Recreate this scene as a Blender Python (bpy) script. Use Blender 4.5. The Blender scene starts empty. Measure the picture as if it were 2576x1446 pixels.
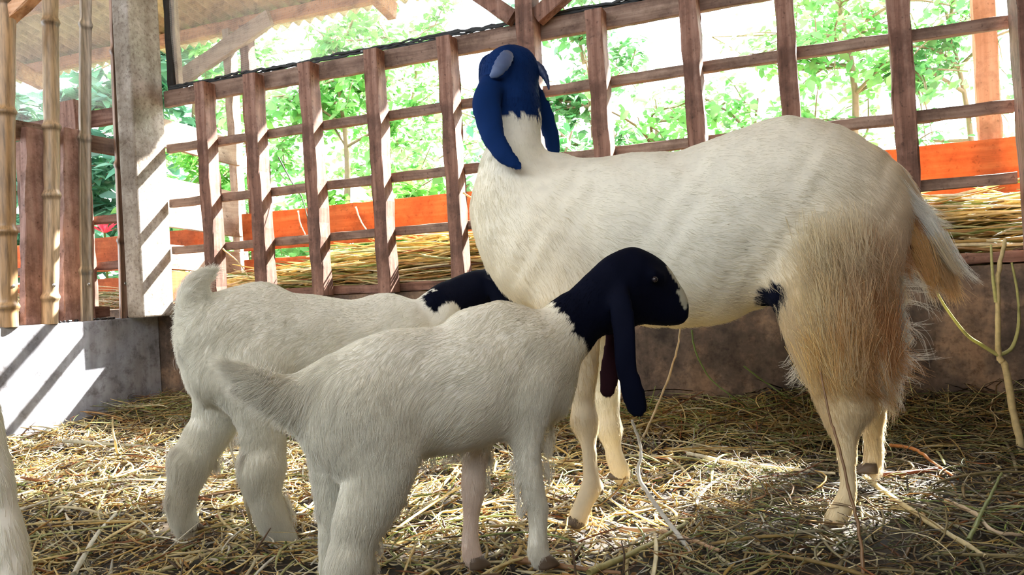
import bpy, math, random
import numpy as np
from mathutils import Matrix, Vector
rng = np.random.default_rng(7)
random.seed(7)
S = bpy.context.scene
# ------------------------------------------------------------------ camera, sky, sun, exposure
FPX, CX, CY = 1998.0, 1288.0, 723.0
YAW, PIT, ROLL = math.radians(22.8), -math.atan(14 / 1998.0), math.radians(2.8)
CAM = np.array([0.0, 0.0, 0.52])
F_ = np.array([-math.sin(YAW) * math.cos(PIT), math.cos(YAW) * math.cos(PIT), math.sin(PIT)])
R0 = np.array([math.cos(YAW), math.sin(YAW), 0.0])
U0 = np.cross(R0, F_)
U_ = math.cos(ROLL) * U0 + math.sin(ROLL) * R0
R_ = math.cos(ROLL) * R0 - math.sin(ROLL) * U0
camd = bpy.data.cameras.new('camera')
camd.sensor_width = 36.0
camd.lens = 36.0 * FPX / 2576.0
camd.clip_start = 0.02
camd.clip_end = 200
cam = bpy.data.objects.new('camera', camd)
S.collection.objects.link(cam)
m = Matrix.Identity(4)
for i in range(3):
    m[i][0] = R_[i]; m[i][1] = U_[i]; m[i][2] = -F_[i]; m[i][3] = CAM[i]
cam.matrix_world = m
S.camera = cam
world = bpy.data.worlds.new('sky')
S.world = world
world.use_nodes = True
bg = world.node_tree.nodes['Background']
bg.inputs[0].default_value = (0.90, 0.955, 1.0, 1)
bg.inputs[1].default_value = 3.8
# bright haze around the sun
_nt = world.node_tree
_tc = _nt.nodes.new('ShaderNodeTexCoord'); _dot = _nt.nodes.new('ShaderNodeVectorMath'); _dot.operation = 'DOT_PRODUCT'
_sd = Vector((0.44, 1.0, 0.93)).normalized(); _dot.inputs[1].default_value = _sd
_mx = _nt.nodes.new('ShaderNodeMath'); _mx.operation = 'MAXIMUM'; _mx.inputs[1].default_value = 0
_pw = _nt.nodes.new('ShaderNodeMath'); _pw.operation = 'POWER'; _pw.inputs[1].default_value = 60
_ml = _nt.nodes.new('ShaderNodeMath'); _ml.operation = 'MULTIPLY_ADD'; _ml.inputs[1].default_value = 26; _ml.inputs[2].default_value = 3.8
_nt.links.new(_tc.outputs['Generated'], _dot.inputs[0]); _nt.links.new(_dot.outputs['Value'], _mx.inputs[0])
_nt.links.new(_mx.outputs[0], _pw.inputs[0]); _nt.links.new(_pw.outputs[0], _ml.inputs[0]); _nt.links.new(_ml.outputs[0], bg.inputs[1])
world.cycles.sampling_method = 'MANUAL'; world.cycles.sample_map_resolution = 512
sund = bpy.data.lights.new('sun', 'SUN')
sund.energy = 30.0
sund.angle = math.radians(1.0)
sund.color = (1.0, 0.95, 0.86)
sun = bpy.data.objects.new('sun', sund)
S.collection.objects.link(sun)
SUND = np.array([-0.44, -1.0, -0.93])
sun.rotation_euler = Vector(SUND).to_track_quat('-Z', 'Y').to_euler()
sun.location = (3, 6, 6)
S.view_settings.view_transform = 'Standard'
S.view_settings.look = 'None'
S.view_settings.gamma = 1
S.view_settings.use_curve_mapping = False
S.view_settings.exposure = 0.85
cy = S.cycles
cy.max_bounces = 7; cy.diffuse_bounces = 4; cy.glossy_bounces = 2
cy.transmission_bounces = 3; cy.transparent_max_bounces = 10
cy.caustics_reflective = False; cy.caustics_refractive = False
cy.use_denoising = True
cy.sample_clamp_indirect = 8.0


def W(px, py, d):
    """point seen at pixel (px, py) at forward distance d"""
    return CAM + d * (F_ + (px - CX) / FPX * R_ - (py - CY) / FPX * U_)


def ray(px, py):
    return F_ + (px - CX) / FPX * R_ - (py - CY) / FPX * U_


def hit(px, py, axis, val):
    r = ray(px, py)
    return CAM + r * (val - CAM[axis]) / r[axis]


# ------------------------------------------------------------------ materials
def new_mat(name):
    m = bpy.data.materials.new(name); m.use_nodes = True
    nt = m.node_tree
    b = nt.nodes['Principled BSDF']
    return m, nt, b


def mix_color(nt, fac, a, b, mode='MIX'):
    n = nt.nodes.new('ShaderNodeMix'); n.data_type = 'RGBA'; n.blend_type = mode
    for sock, v in ((n.inputs[0], fac), (n.inputs[6], a), (n.inputs[7], b)):
        if hasattr(v, 'is_linked'): nt.links.new(v, sock)
        elif isinstance(v, tuple): sock.default_value = v + (1,) if len(v) == 3 else v
        else: sock.default_value = v
    return n.outputs[2]


def noise(nt, vec, scale, detail=6, rough=.6):
    n = nt.nodes.new('ShaderNodeTexNoise')
    n.inputs['Scale'].default_value = scale; n.inputs['Detail'].default_value = detail
    n.inputs['Roughness'].default_value = rough
    nt.links.new(vec, n.inputs['Vector'])
    return n.outputs[0]


def ramp(nt, fac, stops):
    n = nt.nodes.new('ShaderNodeValToRGB')
    e = n.color_ramp.elements
    while len(e) < len(stops): e.new(.5)
    for i, (p, c) in enumerate(stops):
        e[i].position = p; e[i].color = c + (1,) if len(c) == 3 else c
    nt.links.new(fac, n.inputs[0])
    return n.outputs[0]


def coords(nt, scale=(1, 1, 1), kind='Object'):
    t = nt.nodes.new('ShaderNodeTexCoord'); mp = nt.nodes.new('ShaderNodeMapping')
    mp.inputs['Scale'].default_value = scale
    nt.links.new(t.outputs[kind], mp.inputs[0])
    return mp.outputs[0]


def bump(nt, b, h, strength=.4, dist=.004):
    n = nt.nodes.new('ShaderNodeBump')
    n.inputs['Strength'].default_value = strength; n.inputs['Distance'].default_value = dist
    nt.links.new(h, n.inputs['Height']); nt.links.new(n.outputs[0], b.inputs['Normal'])


def wood(name, c1, c2, c3, axis=2, rough=.75, translucent=0.0, bs=.5):
    m, nt, b = new_mat(name)
    sc = [38, 38, 38]; sc[axis] = 2.2
    v = coords(nt, tuple(sc))
    v2 = coords(nt, (1, 1, 1))
    g = noise(nt, v, 1.0, 8, .65)
    w = noise(nt, v2, 7.0, 6, .7)
    col = ramp(nt, g, [(.32, c1), (.5, c2), (.68, c3)])
    dirt = ramp(nt, w, [(.38, (.35, .3, .27)), (.55, (1, 1, 1))])
    col = mix_color(nt, .75, col, dirt, 'MULTIPLY')
    sp = noise(nt, v2, 60.0, 3, .5)
    spk = ramp(nt, sp, [(.30, (.25, .2, .18)), (.37, (1, 1, 1))])
    col = mix_color(nt, .6, col, spk, 'MULTIPLY')
    nt.links.new(col, b.inputs['Base Color'])
    b.inputs['Roughness'].default_value = rough
    bump(nt, b, g, bs, .003)
    if translucent:
        t = nt.nodes.new('ShaderNodeBsdfTranslucent'); t.inputs[0].default_value = c3 + (1,)
        mx = nt.nodes.new('ShaderNodeMixShader'); mx.inputs[0].default_value = translucent
        nt.links.new(b.outputs[0], mx.inputs[1]); nt.links.new(t.outputs[0], mx.inputs[2])
        nt.links.new(mx.outputs[0], nt.nodes['Material Output'].inputs[0])
    return m


M = {}
for ax, nm in ((0, 'x'), (1, 'y'), (2, 'z')):
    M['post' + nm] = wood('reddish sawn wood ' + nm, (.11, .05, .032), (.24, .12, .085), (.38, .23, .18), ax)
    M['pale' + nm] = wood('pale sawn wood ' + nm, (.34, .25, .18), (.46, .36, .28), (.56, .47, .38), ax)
    M['orange' + nm] = wood('orange board ' + nm, (.42, .10, .03), (.62, .17, .05), (.75, .28, .10), ax, translucent=.25, bs=.3)
    M['grey' + nm] = wood('greyed rail wood ' + nm, (.14, .08, .06), (.26, .17, .13), (.40, .29, .23), ax)
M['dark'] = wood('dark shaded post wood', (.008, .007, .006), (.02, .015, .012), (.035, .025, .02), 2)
M['roofwood'] = wood('orange purlin wood', (.50, .24, .12), (.66, .36, .20), (.76, .48, .30), 0)


def concrete(name, c1, c2, c3, scale=4.0, bs=.5):
    m, nt, b = new_mat(name)
    v = coords(nt)
    n1 = noise(nt, v, scale, 10, .68)
    n2 = noise(nt, v, scale * 7, 6, .7)
    col = ramp(nt, n1, [(.34, c1), (.5, c2), (.66, c3)])
    sp = ramp(nt, n2, [(.33, (.35, .3, .28)), (.5, (1, 1, 1))])
    col = mix_color(nt, .7, col, sp, 'MULTIPLY')
    vv = coords(nt, (14, 14, 1.2))
    st = ramp(nt, noise(nt, vv, 1, 5, .6), [(.4, (.6, .55, .52)), (.6, (1, 1, 1))])
    col = mix_color(nt, .6, col, st, 'MULTIPLY')
    nt.links.new(col, b.inputs['Base Color'])
    b.inputs['Roughness'].default_value = .85
    bump(nt, b, n2, bs, .004)
    return m


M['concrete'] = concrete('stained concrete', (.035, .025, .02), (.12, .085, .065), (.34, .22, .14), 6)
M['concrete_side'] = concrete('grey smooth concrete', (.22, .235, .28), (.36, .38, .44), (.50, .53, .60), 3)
M['pillar'] = concrete('rough pillar plaster', (.26, .22, .18), (.42, .38, .33), (.58, .54, .50), 9, .9)


def attr_mat(name, rough=.8, trans=0.0, noise_amt=0.25, scale=40, spec=.2, sc=(1, 1, 1)):
    m, nt, b = new_mat(name)
    a = nt.nodes.new('ShaderNodeAttribute'); a.attribute_name = 'col'
    v = coords(nt, sc)
    n = ramp(nt, noise(nt, v, scale, 4, .6), [(.3, (1 - noise_amt,) * 3), (.6, (1, 1, 1))])
    col = mix_color(nt, 1.0, a.outputs['Color'], n, 'MULTIPLY')
    nt.links.new(col, b.inputs['Base Color'])
    b.inputs['Roughness'].default_value = rough
    b.inputs['Specular IOR Level'].default_value = spec
    if trans:
        t = nt.nodes.new('ShaderNodeBsdfTranslucent')
        nt.links.new(col, t.inputs[0])
        mx = nt.nodes.new('ShaderNodeMixShader'); mx.inputs[0].default_value = trans
        nt.links.new(b.outputs[0], mx.inputs[1]); nt.links.new(t.outputs[0], mx.inputs[2])
        nt.links.new(mx.outputs[0], nt.nodes['Material Output'].inputs[0])
    return m


M['straw'] = attr_mat('straw', .45, .25, .3, 60, .5)
M['leaf'] = attr_mat('leaf', .5, .55, .15, 20, .4)
M['skin'] = attr_mat('goat skin', .8, 0, .12, 30, .1)
M['fur'] = attr_mat('goat fur', .7, .45, 0.0, 30, .15)
M['bamboo'] = attr_mat('bamboo', .4, 0, .6, 10, .5, (9, 9, .8))


def simple(name, col, rough=.5, metal=0.0, spec=.5):
    m, nt, b = new_mat(name)
    v = coords(nt)
    n = ramp(nt, noise(nt, v, 30, 4, .6), [(.3, tuple(c * .75 for c in col)), (.65, col)])
    nt.links.new(n, b.inputs['Base Color'])
    b.inputs['Roughness'].default_value = rough; b.inputs['Metallic'].default_value = metal
    b.inputs['Specular IOR Level'].default_value = spec
    return m


M['hoof'] = simple('horny hoof', (.12, .085, .06), .5)
M['horn'] = simple('grey horn', (.10, .15, .30), .5)
M['horn_dark'] = simple('dark horn', (.02, .04, .12), .45)
M['eye'] = simple('eye', (.03, .025, .03), .08)
M['metal'] = simple('bolt steel', (.6, .6, .62), .35, 1.0)
M['pipe'] = simple('dull pipe', (.45, .35, .38), .35, .3)
M['bark'] = simple('bark', (.28, .20, .13), .8)
M['dirt'] = concrete('dark damp bedding', (.010, .008, .006), (.03, .022, .015), (.07, .05, .03), 12)
M['ground'] = concrete('pale outside ground', (.42, .36, .25), (.54, .48, .35), (.62, .57, .43), 2)
# roof sheet: weathered fibre cement
M['roof'] = concrete('weathered corrugated fibre cement', (.70, .55, .36), (.82, .68, .48), (.88, .77, .60), 3, .2)


def net_mat():
    m, nt, b = new_mat('woven shade net')
    tc = nt.nodes.new('ShaderNodeTexCoord')
    sep = nt.nodes.new('ShaderNodeSeparateXYZ'); nt.links.new(tc.outputs['Object'], sep.inputs[0])

    def stripe(sock, freq, duty):
        mu = nt.nodes.new('ShaderNodeMath'); mu.operation = 'MULTIPLY'; mu.inputs[1].default_value = freq
        fr = nt.nodes.new('ShaderNodeMath'); fr.operation = 'FRACT'
        lt = nt.nodes.new('ShaderNodeMath'); lt.operation = 'LESS_THAN'; lt.inputs[1].default_value = duty
        nt.links.new(sock, mu.inputs[0]); nt.links.new(mu.outputs[0], fr.inputs[0]); nt.links.new(fr.outputs[0], lt.inputs[0])
        return lt.outputs[0]
    a = stripe(sep.outputs[0], 220, .17); c = stripe(sep.outputs[2], 220, .19)
    mx = nt.nodes.new('ShaderNodeMath'); mx.operation = 'MAXIMUM'
    nt.links.new(a, mx.inputs[0]); nt.links.new(c, mx.inputs[1])
    b.inputs['Base Color'].default_value = (.55, .52, .48, 1)
    b.inputs['Roughness'].default_value = .6
    tr = nt.nodes.new('ShaderNodeBsdfTransparent')
    ms = nt.nodes.new('ShaderNodeMixShader')
    nt.links.new(mx.outputs[0], ms.inputs[0]); nt.links.new(tr.outputs[0], ms.inputs[1]); nt.links.new(b.outputs[0], ms.inputs[2])
    nt.links.new(ms.outputs[0], nt.nodes['Material Output'].inputs[0])
    return m


M['net'] = net_mat()
M['netroll'] = simple('bunched net hem', (.05, .055, .06), .8)


# ------------------------------------------------------------------ object helpers
def link(o, parent=None):
    S.collection.objects.link(o)
    if parent is not None: o.parent = parent
    return o


def tag(o, label=None, cat=None, group=None, kind=None):
    if label: o['label'] = label
    if cat: o['category'] = cat
    if group: o['group'] = group
    if kind: o['kind'] = kind
    return o


def empty(name, loc, label, cat, group=None):
    o = bpy.data.objects.new(name, None); o.location = loc; o.empty_display_size = .05
    link(o); tag(o, label, cat, group)
    return o


def mesh_obj(name, V, Fc, mat, parent=None, smooth=False, col=None, origin=None):
    """V in world coordinates; the object's origin goes to `origin` (default: centroid), or the parent's frame"""
    V = np.asarray(V, float)
    if parent is not None:
        o0 = np.array(parent['_o']) if '_o' in parent else np.array(parent.location)
        org = o0
    else:
        org = V.mean(0) if origin is None else np.asarray(origin, float)
    me = bpy.data.meshes.new(name)
    if isinstance(Fc, np.ndarray):
        n, k = Fc.shape
        me.vertices.add(len(V)); me.vertices.foreach_set('co', (V - org).astype(np.float32).ravel())
        me.loops.add(n * k); me.loops.foreach_set('vertex_index', Fc.astype(np.int32).ravel())
        me.polygons.add(n); me.polygons.foreach_set('loop_start', np.arange(0, n * k, k, dtype=np.int32))
        me.update(calc_edges=True); me.validate()
    else:
        me.from_pydata([tuple(v) for v in (V - org)], [], [tuple(f) for f in Fc]); me.update()
    if smooth: me.shade_smooth()
    if col is not None:
        a = me.attributes.new('col', 'FLOAT_COLOR', 'POINT')
        c = np.ones((len(V), 4), np.float32); c[:, :3] = col
        a.data.foreach_set('color', c.ravel())
    me.materials.append(mat)
    o = bpy.data.objects.new(name, me)
    link(o, parent)
    if parent is None: o.location = org
    return o


def box_data(c, h, ax=np.eye(3)):
    c = np.asarray(c, float)
    V = np.array([[sx, sy, sz] for sx in (-1, 1) for sy in (-1, 1) for sz in (-1, 1)], float) * h
    V = c + V @ ax
    Fc = [(0, 1, 3, 2), (4, 6, 7, 5), (0, 4, 5, 1), (2, 3, 7, 6), (0, 2, 6, 4), (1, 5, 7, 3)]
    return V, Fc


def beam(name, p0, p1, w, t, mat, side=None, parent=None, rough=.0015, nseg=None, bev=.003, taper=1.0):
    """a sawn timber from p0 to p1; w measured along `side`, t along the third axis; eight-sided (eased) section"""
    p0 = np.array(p0, float); p1 = np.array(p1, float)
    L = np.linalg.norm(p1 - p0); a = (p1 - p0) / L
    side = np.array([1.0, 0, 0]) if side is None else np.array(side, float)
    s = side - a * (side @ a); s /= np.linalg.norm(s)
    q = np.cross(a, s)
    nseg = nseg or max(2, int(L / .06))
    hw, ht = w / 2, t / 2
    sec = [(-hw + bev, -ht), (hw - bev, -ht), (hw, -ht + bev), (hw, ht - bev), (hw - bev, ht), (-hw + bev, ht), (-hw, ht - bev), (-hw, -ht + bev)]
    V = []; Fc = []
    wob = rng.normal(0, rough, (nseg + 1, 8, 2)); drift = np.cumsum(rng.normal(0, rough * .5, (nseg + 1, 2)), 0); drift = (drift - np.linspace(0, 1, nseg + 1)[:, None] * drift[-1]) * .4
    for i in range(nseg + 1):
        u = i / nseg; k = 1 + (taper - 1) * u
        for j, (x, y) in enumerate(sec):
            V.append(p0 + a * L * u + s * (x * k + wob[i, j, 0] + drift[i, 0]) + q * (y * k + wob[i, j, 1] + drift[i, 1]))
    for i in range(nseg):
        for j in range(8):
            j2 = (j + 1) % 8
            Fc.append((i * 8 + j, i * 8 + j2, (i + 1) * 8 + j2, (i + 1) * 8 + j))
    Fc.append(tuple(range(7, -1, -1))); Fc.append(tuple(nseg * 8 + j for j in range(8)))
    return mesh_obj(name, V, Fc, mat, parent)


def tubes_mesh(paths, radii, cols, nside=5, flat=None):
    """many tubes into one vertex/face array. paths: list of (n,3); radii: list of (n,)"""
    VV = []; FF = []; CC = []; base = 0
    ang = np.linspace(0, 2 * np.pi, nside, endpoint=False)
    for P, r, c in zip(paths, radii, cols):
        P = np.asarray(P, float); n = len(P)
        T = np.gradient(P, axis=0); T /= np.linalg.norm(T, axis=1)[:, None] + 1e-9
        ref = np.array([0, 0, 1.0]) if abs(T[0, 2]) < .9 else np.array([1.0, 0, 0])
        A = np.cross(T, ref); A /= np.linalg.norm(A, axis=1)[:, None] + 1e-9
        B = np.cross(T, A)
        fl = 1 if flat is None else flat
        ring = P[:, None] + np.asarray(r)[:, None, None] * (A[:, None] * np.cos(ang)[None, :, None] + fl * B[:, None] * np.sin(ang)[None, :, None])
        VV.append(ring.reshape(-1, 3)); CC.append(np.repeat(np.atleast_2d(c), n * nside, 0) if np.ndim(c) == 1 else np.repeat(c, nside, 0))
        i = np.arange(n - 1)[:, None] * nside; j = np.arange(nside)[None]
        j2 = (j + 1) % nside
        FF.append((np.stack([i + j, i + j2, i + nside + j2, i + nside + j], -1).reshape(-1, 4)) + base)
        # end caps as quads fan (nside 4..): skip, ends taper
        base += n * nside
    return np.concatenate(VV), np.concatenate(FF), np.concatenate(CC)


def smooth_path(pts, n):
    pts = np.asarray(pts, float); k = len(pts)
    t = np.linspace(0, k - 1, n); i = np.clip(t.astype(int), 0, k - 2); f = (t - i)[:, None]
    p0 = pts[np.clip(i - 1, 0, k - 1)]; p1 = pts[i]; p2 = pts[i + 1]; p3 = pts[np.clip(i + 2, 0, k - 1)]
    return .5 * (2 * p1 + (p2 - p0) * f + (2 * p0 - 5 * p1 + 4 * p2 - p3) * f ** 2 + (3 * p1 - p0 - 3 * p2 + p3) * f ** 3)


# ------------------------------------------------------------------ dimensions of the pen
YB = 2.86      # inner face of the low back wall
XL = -3.05     # inner face of the low left wall
HB, HL = .50, .44
YO = 3.40      # outer side of the feed trough
XR = 0.62


def lump(x, y):
    return (np.sin(x * 3.1 + 1.3) * np.sin(y * 4.3 + .4) * .010 + np.sin(x * 9.7 + y * 5.1) * .006 + np.sin(x * 5.2 - y * 11.3 + 2) * .005)


def floor_h(x, y):
    x = np.asarray(x, float); y = np.asarray(y, float)
    h = -.02 + lump(x, y)
    h = h + .06 * np.exp(-np.clip(YB - y, 0, 9) / .22) * (1 + .9 / (1 + np.exp(-(x + .3) * 4)))
    h = h + .03 * np.exp(-np.clip(x - XL, 0, 9) / .2)
    return h


# floor of bedding
gx = np.linspace(-3.3, 1.6, 130); gy = np.linspace(-1.2, 2.95, 110)
GX, GY = np.meshgrid(gx, gy, indexing='ij')
GZ = floor_h(GX, GY) - .012 + rng.normal(0, .003, GX.shape)
idx = np.arange(GX.size).reshape(GX.shape)
fq = np.stack([idx[:-1, :-1], idx[1:, :-1], idx[1:, 1:], idx[:-1, 1:]], -1).reshape(-1, 4)
o = mesh_obj('floor', np.stack([GX, GY, GZ], -1).reshape(-1, 3), fq, M['dirt'], smooth=True)
tag(o, 'dark damp bedding floor under loose straw', 'floor', kind='structure')


def slab(name, lo, hi, mat, label, cat, kind='structure', bev=.006):
    lo = np.array(lo, float); hi = np.array(hi, float)
    V, Fc = box_data((lo + hi) / 2, (hi - lo) / 2)
    o = mesh_obj(name, V, Fc, mat)
    if bev:
        b = o.modifiers.new('bevel', 'BEVEL'); b.width = bev; b.segments = 2
    tag(o, label, cat, kind=kind)
    return o


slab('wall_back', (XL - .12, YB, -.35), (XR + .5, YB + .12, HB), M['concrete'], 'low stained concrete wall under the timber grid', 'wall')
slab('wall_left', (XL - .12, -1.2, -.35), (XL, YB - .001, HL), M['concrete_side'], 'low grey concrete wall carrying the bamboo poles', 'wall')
slab('wall_right', (XR + .13, -1.2, -.35), (XR + .25, YB - .1, 2.3), M['concrete'], 'concrete wall on the unseen right side, raised to shade the pen floor', 'wall')  # right side of the pen, out of view, made tall to block sun
slab('ground', (-16, YB + .12, -.5), (14, 26, -.36), M['ground'], 'pale ground outside the barn', 'ground', bev=0)
slab('yard', (-16, -14, -.5), (14, -3.7, -.36), M['ground'], 'pale yard in front of the barn', 'ground', bev=0)
slab('shade_partition', (XR + .13, YB - .1, -.35), (XR + .17, 3.28, 1.9), M['palex'], 'added unseen partition beside the feed trough, shading the right floor', 'wall')  # added out of view to keep sun off the right floor
slab('fill_cut_wall', (-9, -3.7, -.35), (4, -3.58, 2.1), M['concrete'], 'added unseen wall behind the viewer, cutting the fill light', 'wall')  # added behind the camera to hold back sky fill on the goats
slab('aisle', (-9, -3.58, -.4), (4, -1.2, -.1), M['dirt'], 'dark aisle floor', 'floor', bev=0)
# neighbouring pen floor, left of the low wall
slab('floor_left', (-9, -1.2, -.4), (XL - .12, YB + .12, -.1), M['dirt'], 'floor of the neighbouring pen', 'floor', bev=0)
slab('wall_neighbour', (-9, YB, -.1), (XL - .12, YB + .12, HB - .02), M['concrete'], 'low concrete wall continuing into the neighbouring pen', 'wall')

# pillar
slab('pillar', (XL + .005, 2.675, HL - .0), (-2.945, YB - .004, 2.5), M['pillar'], 'rough plastered concrete corner pillar', 'pillar', bev=.008)

# ------------------------------------------------------------------ roof, eave, purlins
EY, EZ, SL = 3.62, 2.0, .27


def roof_z(y): return EZ + (EY - y) * SL


nx = 1500
xs = np.linspace(-9, 3.2, nx); ys = np.array([EY, 3.0, 2.0, .6, -1.3, -3.5])
RX, RY = np.meshgrid(xs, ys, indexing='ij')
RZ = roof_z(RY) + .014 * np.sin(RX * 2 * np.pi / .075)
top = RZ + .006
idx = np.arange(RX.size).reshape(RX.shape); nv = RX.size
V = np.concatenate([np.stack([RX, RY, RZ], -1).reshape(-1, 3), np.stack([RX, RY, top], -1).reshape(-1, 3)])
q1 = np.stack([idx[:-1, :-1], idx[:-1, 1:], idx[1:, 1:], idx[1:, :-1]], -1).reshape(-1, 4)
q2 = q1[:, ::-1] + nv
e = np.stack([idx[:-1, 0], idx[1:, 0], idx[1:, 0] + nv, idx[:-1, 0] + nv], -1)
o = mesh_obj('ceiling', V, np.concatenate([q1, q2, e]), M['roof'], smooth=True)
tag(o, 'tan corrugated roof sheet seen from below', 'ceiling', kind='structure')
for i, (y, lb) in enumerate([(3.46, 'orange wooden purlin just inside the scalloped eave'), (2.98, 'orange wooden purlin one row up from the eave'),
                             (2.3, 'wooden purlin over the grid fence'), (1.2, 'wooden purlin over the goats')]):
    o = beam('purlin', (-9, y, roof_z(y) - .05), (3.2, y, roof_z(y) - .05), .05, .065, M['roofwood'], side=(0, 1, 0))
    tag(o, lb, 'roof beam', 'purlins under the roof')
for i, (x, lb) in enumerate([(-4.6, 'sloping rafter beyond the left wall'), (-2.05, 'sloping rafter at the top of the frame left of the tall post'), (-.98, 'sloping rafter above the tall middle post')]):
    o = beam('rafter', (x, 3.5, roof_z(3.5) - .12), (x, -1.2, roof_z(-1.2) - .12), .05, .09, M['roofwood'] if i < 2 else M['posty'], side=(1, 0, 0))
    tag(o, lb, 'rafter', 'rafters under the roof')

# ------------------------------------------------------------------ back grid fence
ordn = ['first', 'second', 'third', 'fourth', 'fifth', 'sixth', 'seventh', 'eighth', 'ninth', 'tenth', 'eleventh']
PY0, PY1 = YB - .075, YB - .005           # uprights on the inner side of the rails
ups = [(505, 300, 205), (631, 300, 183), (772, 300, 155), (940, 300, 120), (1126, 300, 87), (1502, 200, 20), (1741, 200, None), (1982, 200, None), (2268, 200, None)]
txt = ['brown wooden upright of the grid nearest the concrete pillar', 'second brown grid upright from the concrete pillar, just right of the raised tail',
       'third grid upright from the pillar, above the rear kid goat\'s hips', 'fourth grid upright from the pillar, bark-flecked, above the rear kid goat\'s back',
       'fifth grid upright from the pillar, just left of the adult goat\'s chest', 'grid upright just right of the adult goat\'s black head',
       'grid upright above the middle of the adult goat\'s back', 'grid upright rising right behind the adult goat\'s hip', 'grid upright behind the adult goat\'s tail']
post_x = []
for (px, py, ty), lb in zip(ups, txt):
    p = hit(px, py, 1, PY0)
    post_x.append(p[0])
    ztop = 1.535 if ty is None else hit(px, ty, 1, PY0)[2]
    o = beam('grid_upright', (p[0] + .012, (PY0 + PY1) / 2, HB + .001), (p[0] - .004, (PY0 + PY1) / 2, ztop), .060 + rng.uniform(-.004, .004), PY1 - PY0, M['postz'], rough=.0022)
    tag(o, lb, 'fence post', 'uprights of the timber grid')
XE = .50
rails = [(1.47, .075, 'top rail of the timber grid, with the net bunched along it', 'greyx'), (1.235, .038, 'upper thin rail of the timber grid', 'greyx'),
         (.975, .038, 'middle thin rail of the timber grid', 'greyx'), (.752, .036, 'lowest thin rail of the timber grid, above the hay', 'greyx')]
for z, h, lb, mt in rails:
    o = beam('grid_rail', (-2.944, YB + .013, z - .004), (XE - .001, YB + .013, z + .012), .03, h, M[mt], side=(0, 1, 0), rough=.0009)
    tag(o, lb, 'fence rail', 'rails of the timber grid')
# main tall post and its knee braces
pm = hit(1319, 60, 1, PY0)
mp = beam('tall_post', (pm[0] + .012, YB - .045, HB), (pm[0], YB - .045, roof_z(YB - .05) - .075), .07, .08, M['postz'])
tag(mp, 'tall roof post rising behind the adult goat\'s head', 'post')
for (a, b, lb) in [((1292, 45), (1180, -30), 'knee brace slanting up left from the tall post'), ((1350, 45), (1440, -35), 'knee brace slanting up right from the tall post')]:
    p0 = hit(*a, 1, YB - .045); p1 = hit(*b, 1, YB - .045)
    d = p1 - p0; p1 = p0 + d * 2.2
    o = beam('knee_brace', p0, p1, .05, .06, M['postz'], side=(0, 1, 0)); tag(o, lb, 'brace', 'knee braces of the tall post')
# dark post beside the pillar + pale batten
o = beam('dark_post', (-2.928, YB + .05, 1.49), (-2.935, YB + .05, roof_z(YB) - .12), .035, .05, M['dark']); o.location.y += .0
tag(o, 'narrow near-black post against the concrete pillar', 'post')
o = beam('batten', (-2.90, YB + .055, 1.52), (-2.905, YB + .055, roof_z(YB) - .12), .02, .03, M['palez'])
tag(o, 'thin pale batten beside the near-black post', 'batten')

# right end post (inner) and drain pipe, end board
o = beam('end_post', (.555, 2.76, -.1), (.515, 2.76, roof_z(2.7) - .09), .09, .13, M['postz'])
tag(o, 'thick timber post closing the right end of the grid', 'post')
o = beam('end_board', (.62, 2.66, -.1), (.62, 2.66, .56), .05, .04, M['greyz'])
tag(o, 'short upright board at the foot of the right end post', 'board')
P = smooth_path([(.515, 2.62, roof_z(2.62) - .05), (.53, 2.62, 1.6), (.555, 2.62, 1.10)], 12)
V, Fq, Cc = tubes_mesh([P], [np.full(12, .012)], [np.array([.5, .4, .4])], 10)
o = mesh_obj('pipe', V, Fq, M['pipe'], smooth=True); tag(o, 'thin dull pipe hanging down the right end post', 'pipe')

# ------------------------------------------------------------------ trough behind the grid: floor, outer boards, posts
slab('trough_floor', (-6.5, YB + .13, HB - .06), (XR + .9, YO - .02, HB - .02), M['postx'], 'wooden bottom of the feed trough', 'trough', kind='thing', bev=.003)
o = beam('trough_sill', (XL + .12, YB + .045, HB + .022), (XR + .4, YB + .045, HB + .022), .05, .035, M['postx'], side=(0, 1, 0))
tag(o, 'dark wooden sill lying on the low back wall', 'sill board')
for z, h, lb in [(.855, .20, 'wide orange board, upper one on the outer side of the trough'), (.60, .215, 'orange board, lower one on the outer side of the trough')]:
    o = beam('trough_board', (-2.98, YO, z), (XR + .9, YO, z + .005), .022, h, M['orangex'], side=(0, 1, 0), rough=.001)
    tag(o, lb, 'board', 'orange boards of the feed trough')
for z, h, lb in [(.80, .20, 'wide orange board of the neighbouring trough seen between the bamboo poles'), (.56, .19, 'lower orange board of the neighbouring trough seen between the bamboo poles')]:
    o = beam('trough_board', (-6.5, YO, z), (-3.2, YO, z), .022, h, M['orangex'], side=(0, 1, 0), rough=.001)
    tag(o, lb, 'board', 'orange boards of the neighbouring trough')
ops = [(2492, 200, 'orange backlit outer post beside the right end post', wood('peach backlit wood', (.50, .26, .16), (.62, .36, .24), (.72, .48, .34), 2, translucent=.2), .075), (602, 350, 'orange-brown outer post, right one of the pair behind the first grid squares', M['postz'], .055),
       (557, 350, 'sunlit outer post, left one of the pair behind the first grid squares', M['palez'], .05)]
for px, py, lb, mt, w in ops:
    p = hit(px, py, 1, YO - .05)
    o = beam('outer_post', (p[0] + (.01), YO + .05, -.38), (p[0], YO + .05, roof_z(YO) - .085), w, .06, mt); tag(o, lb, 'post', 'outer roof posts')
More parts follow.
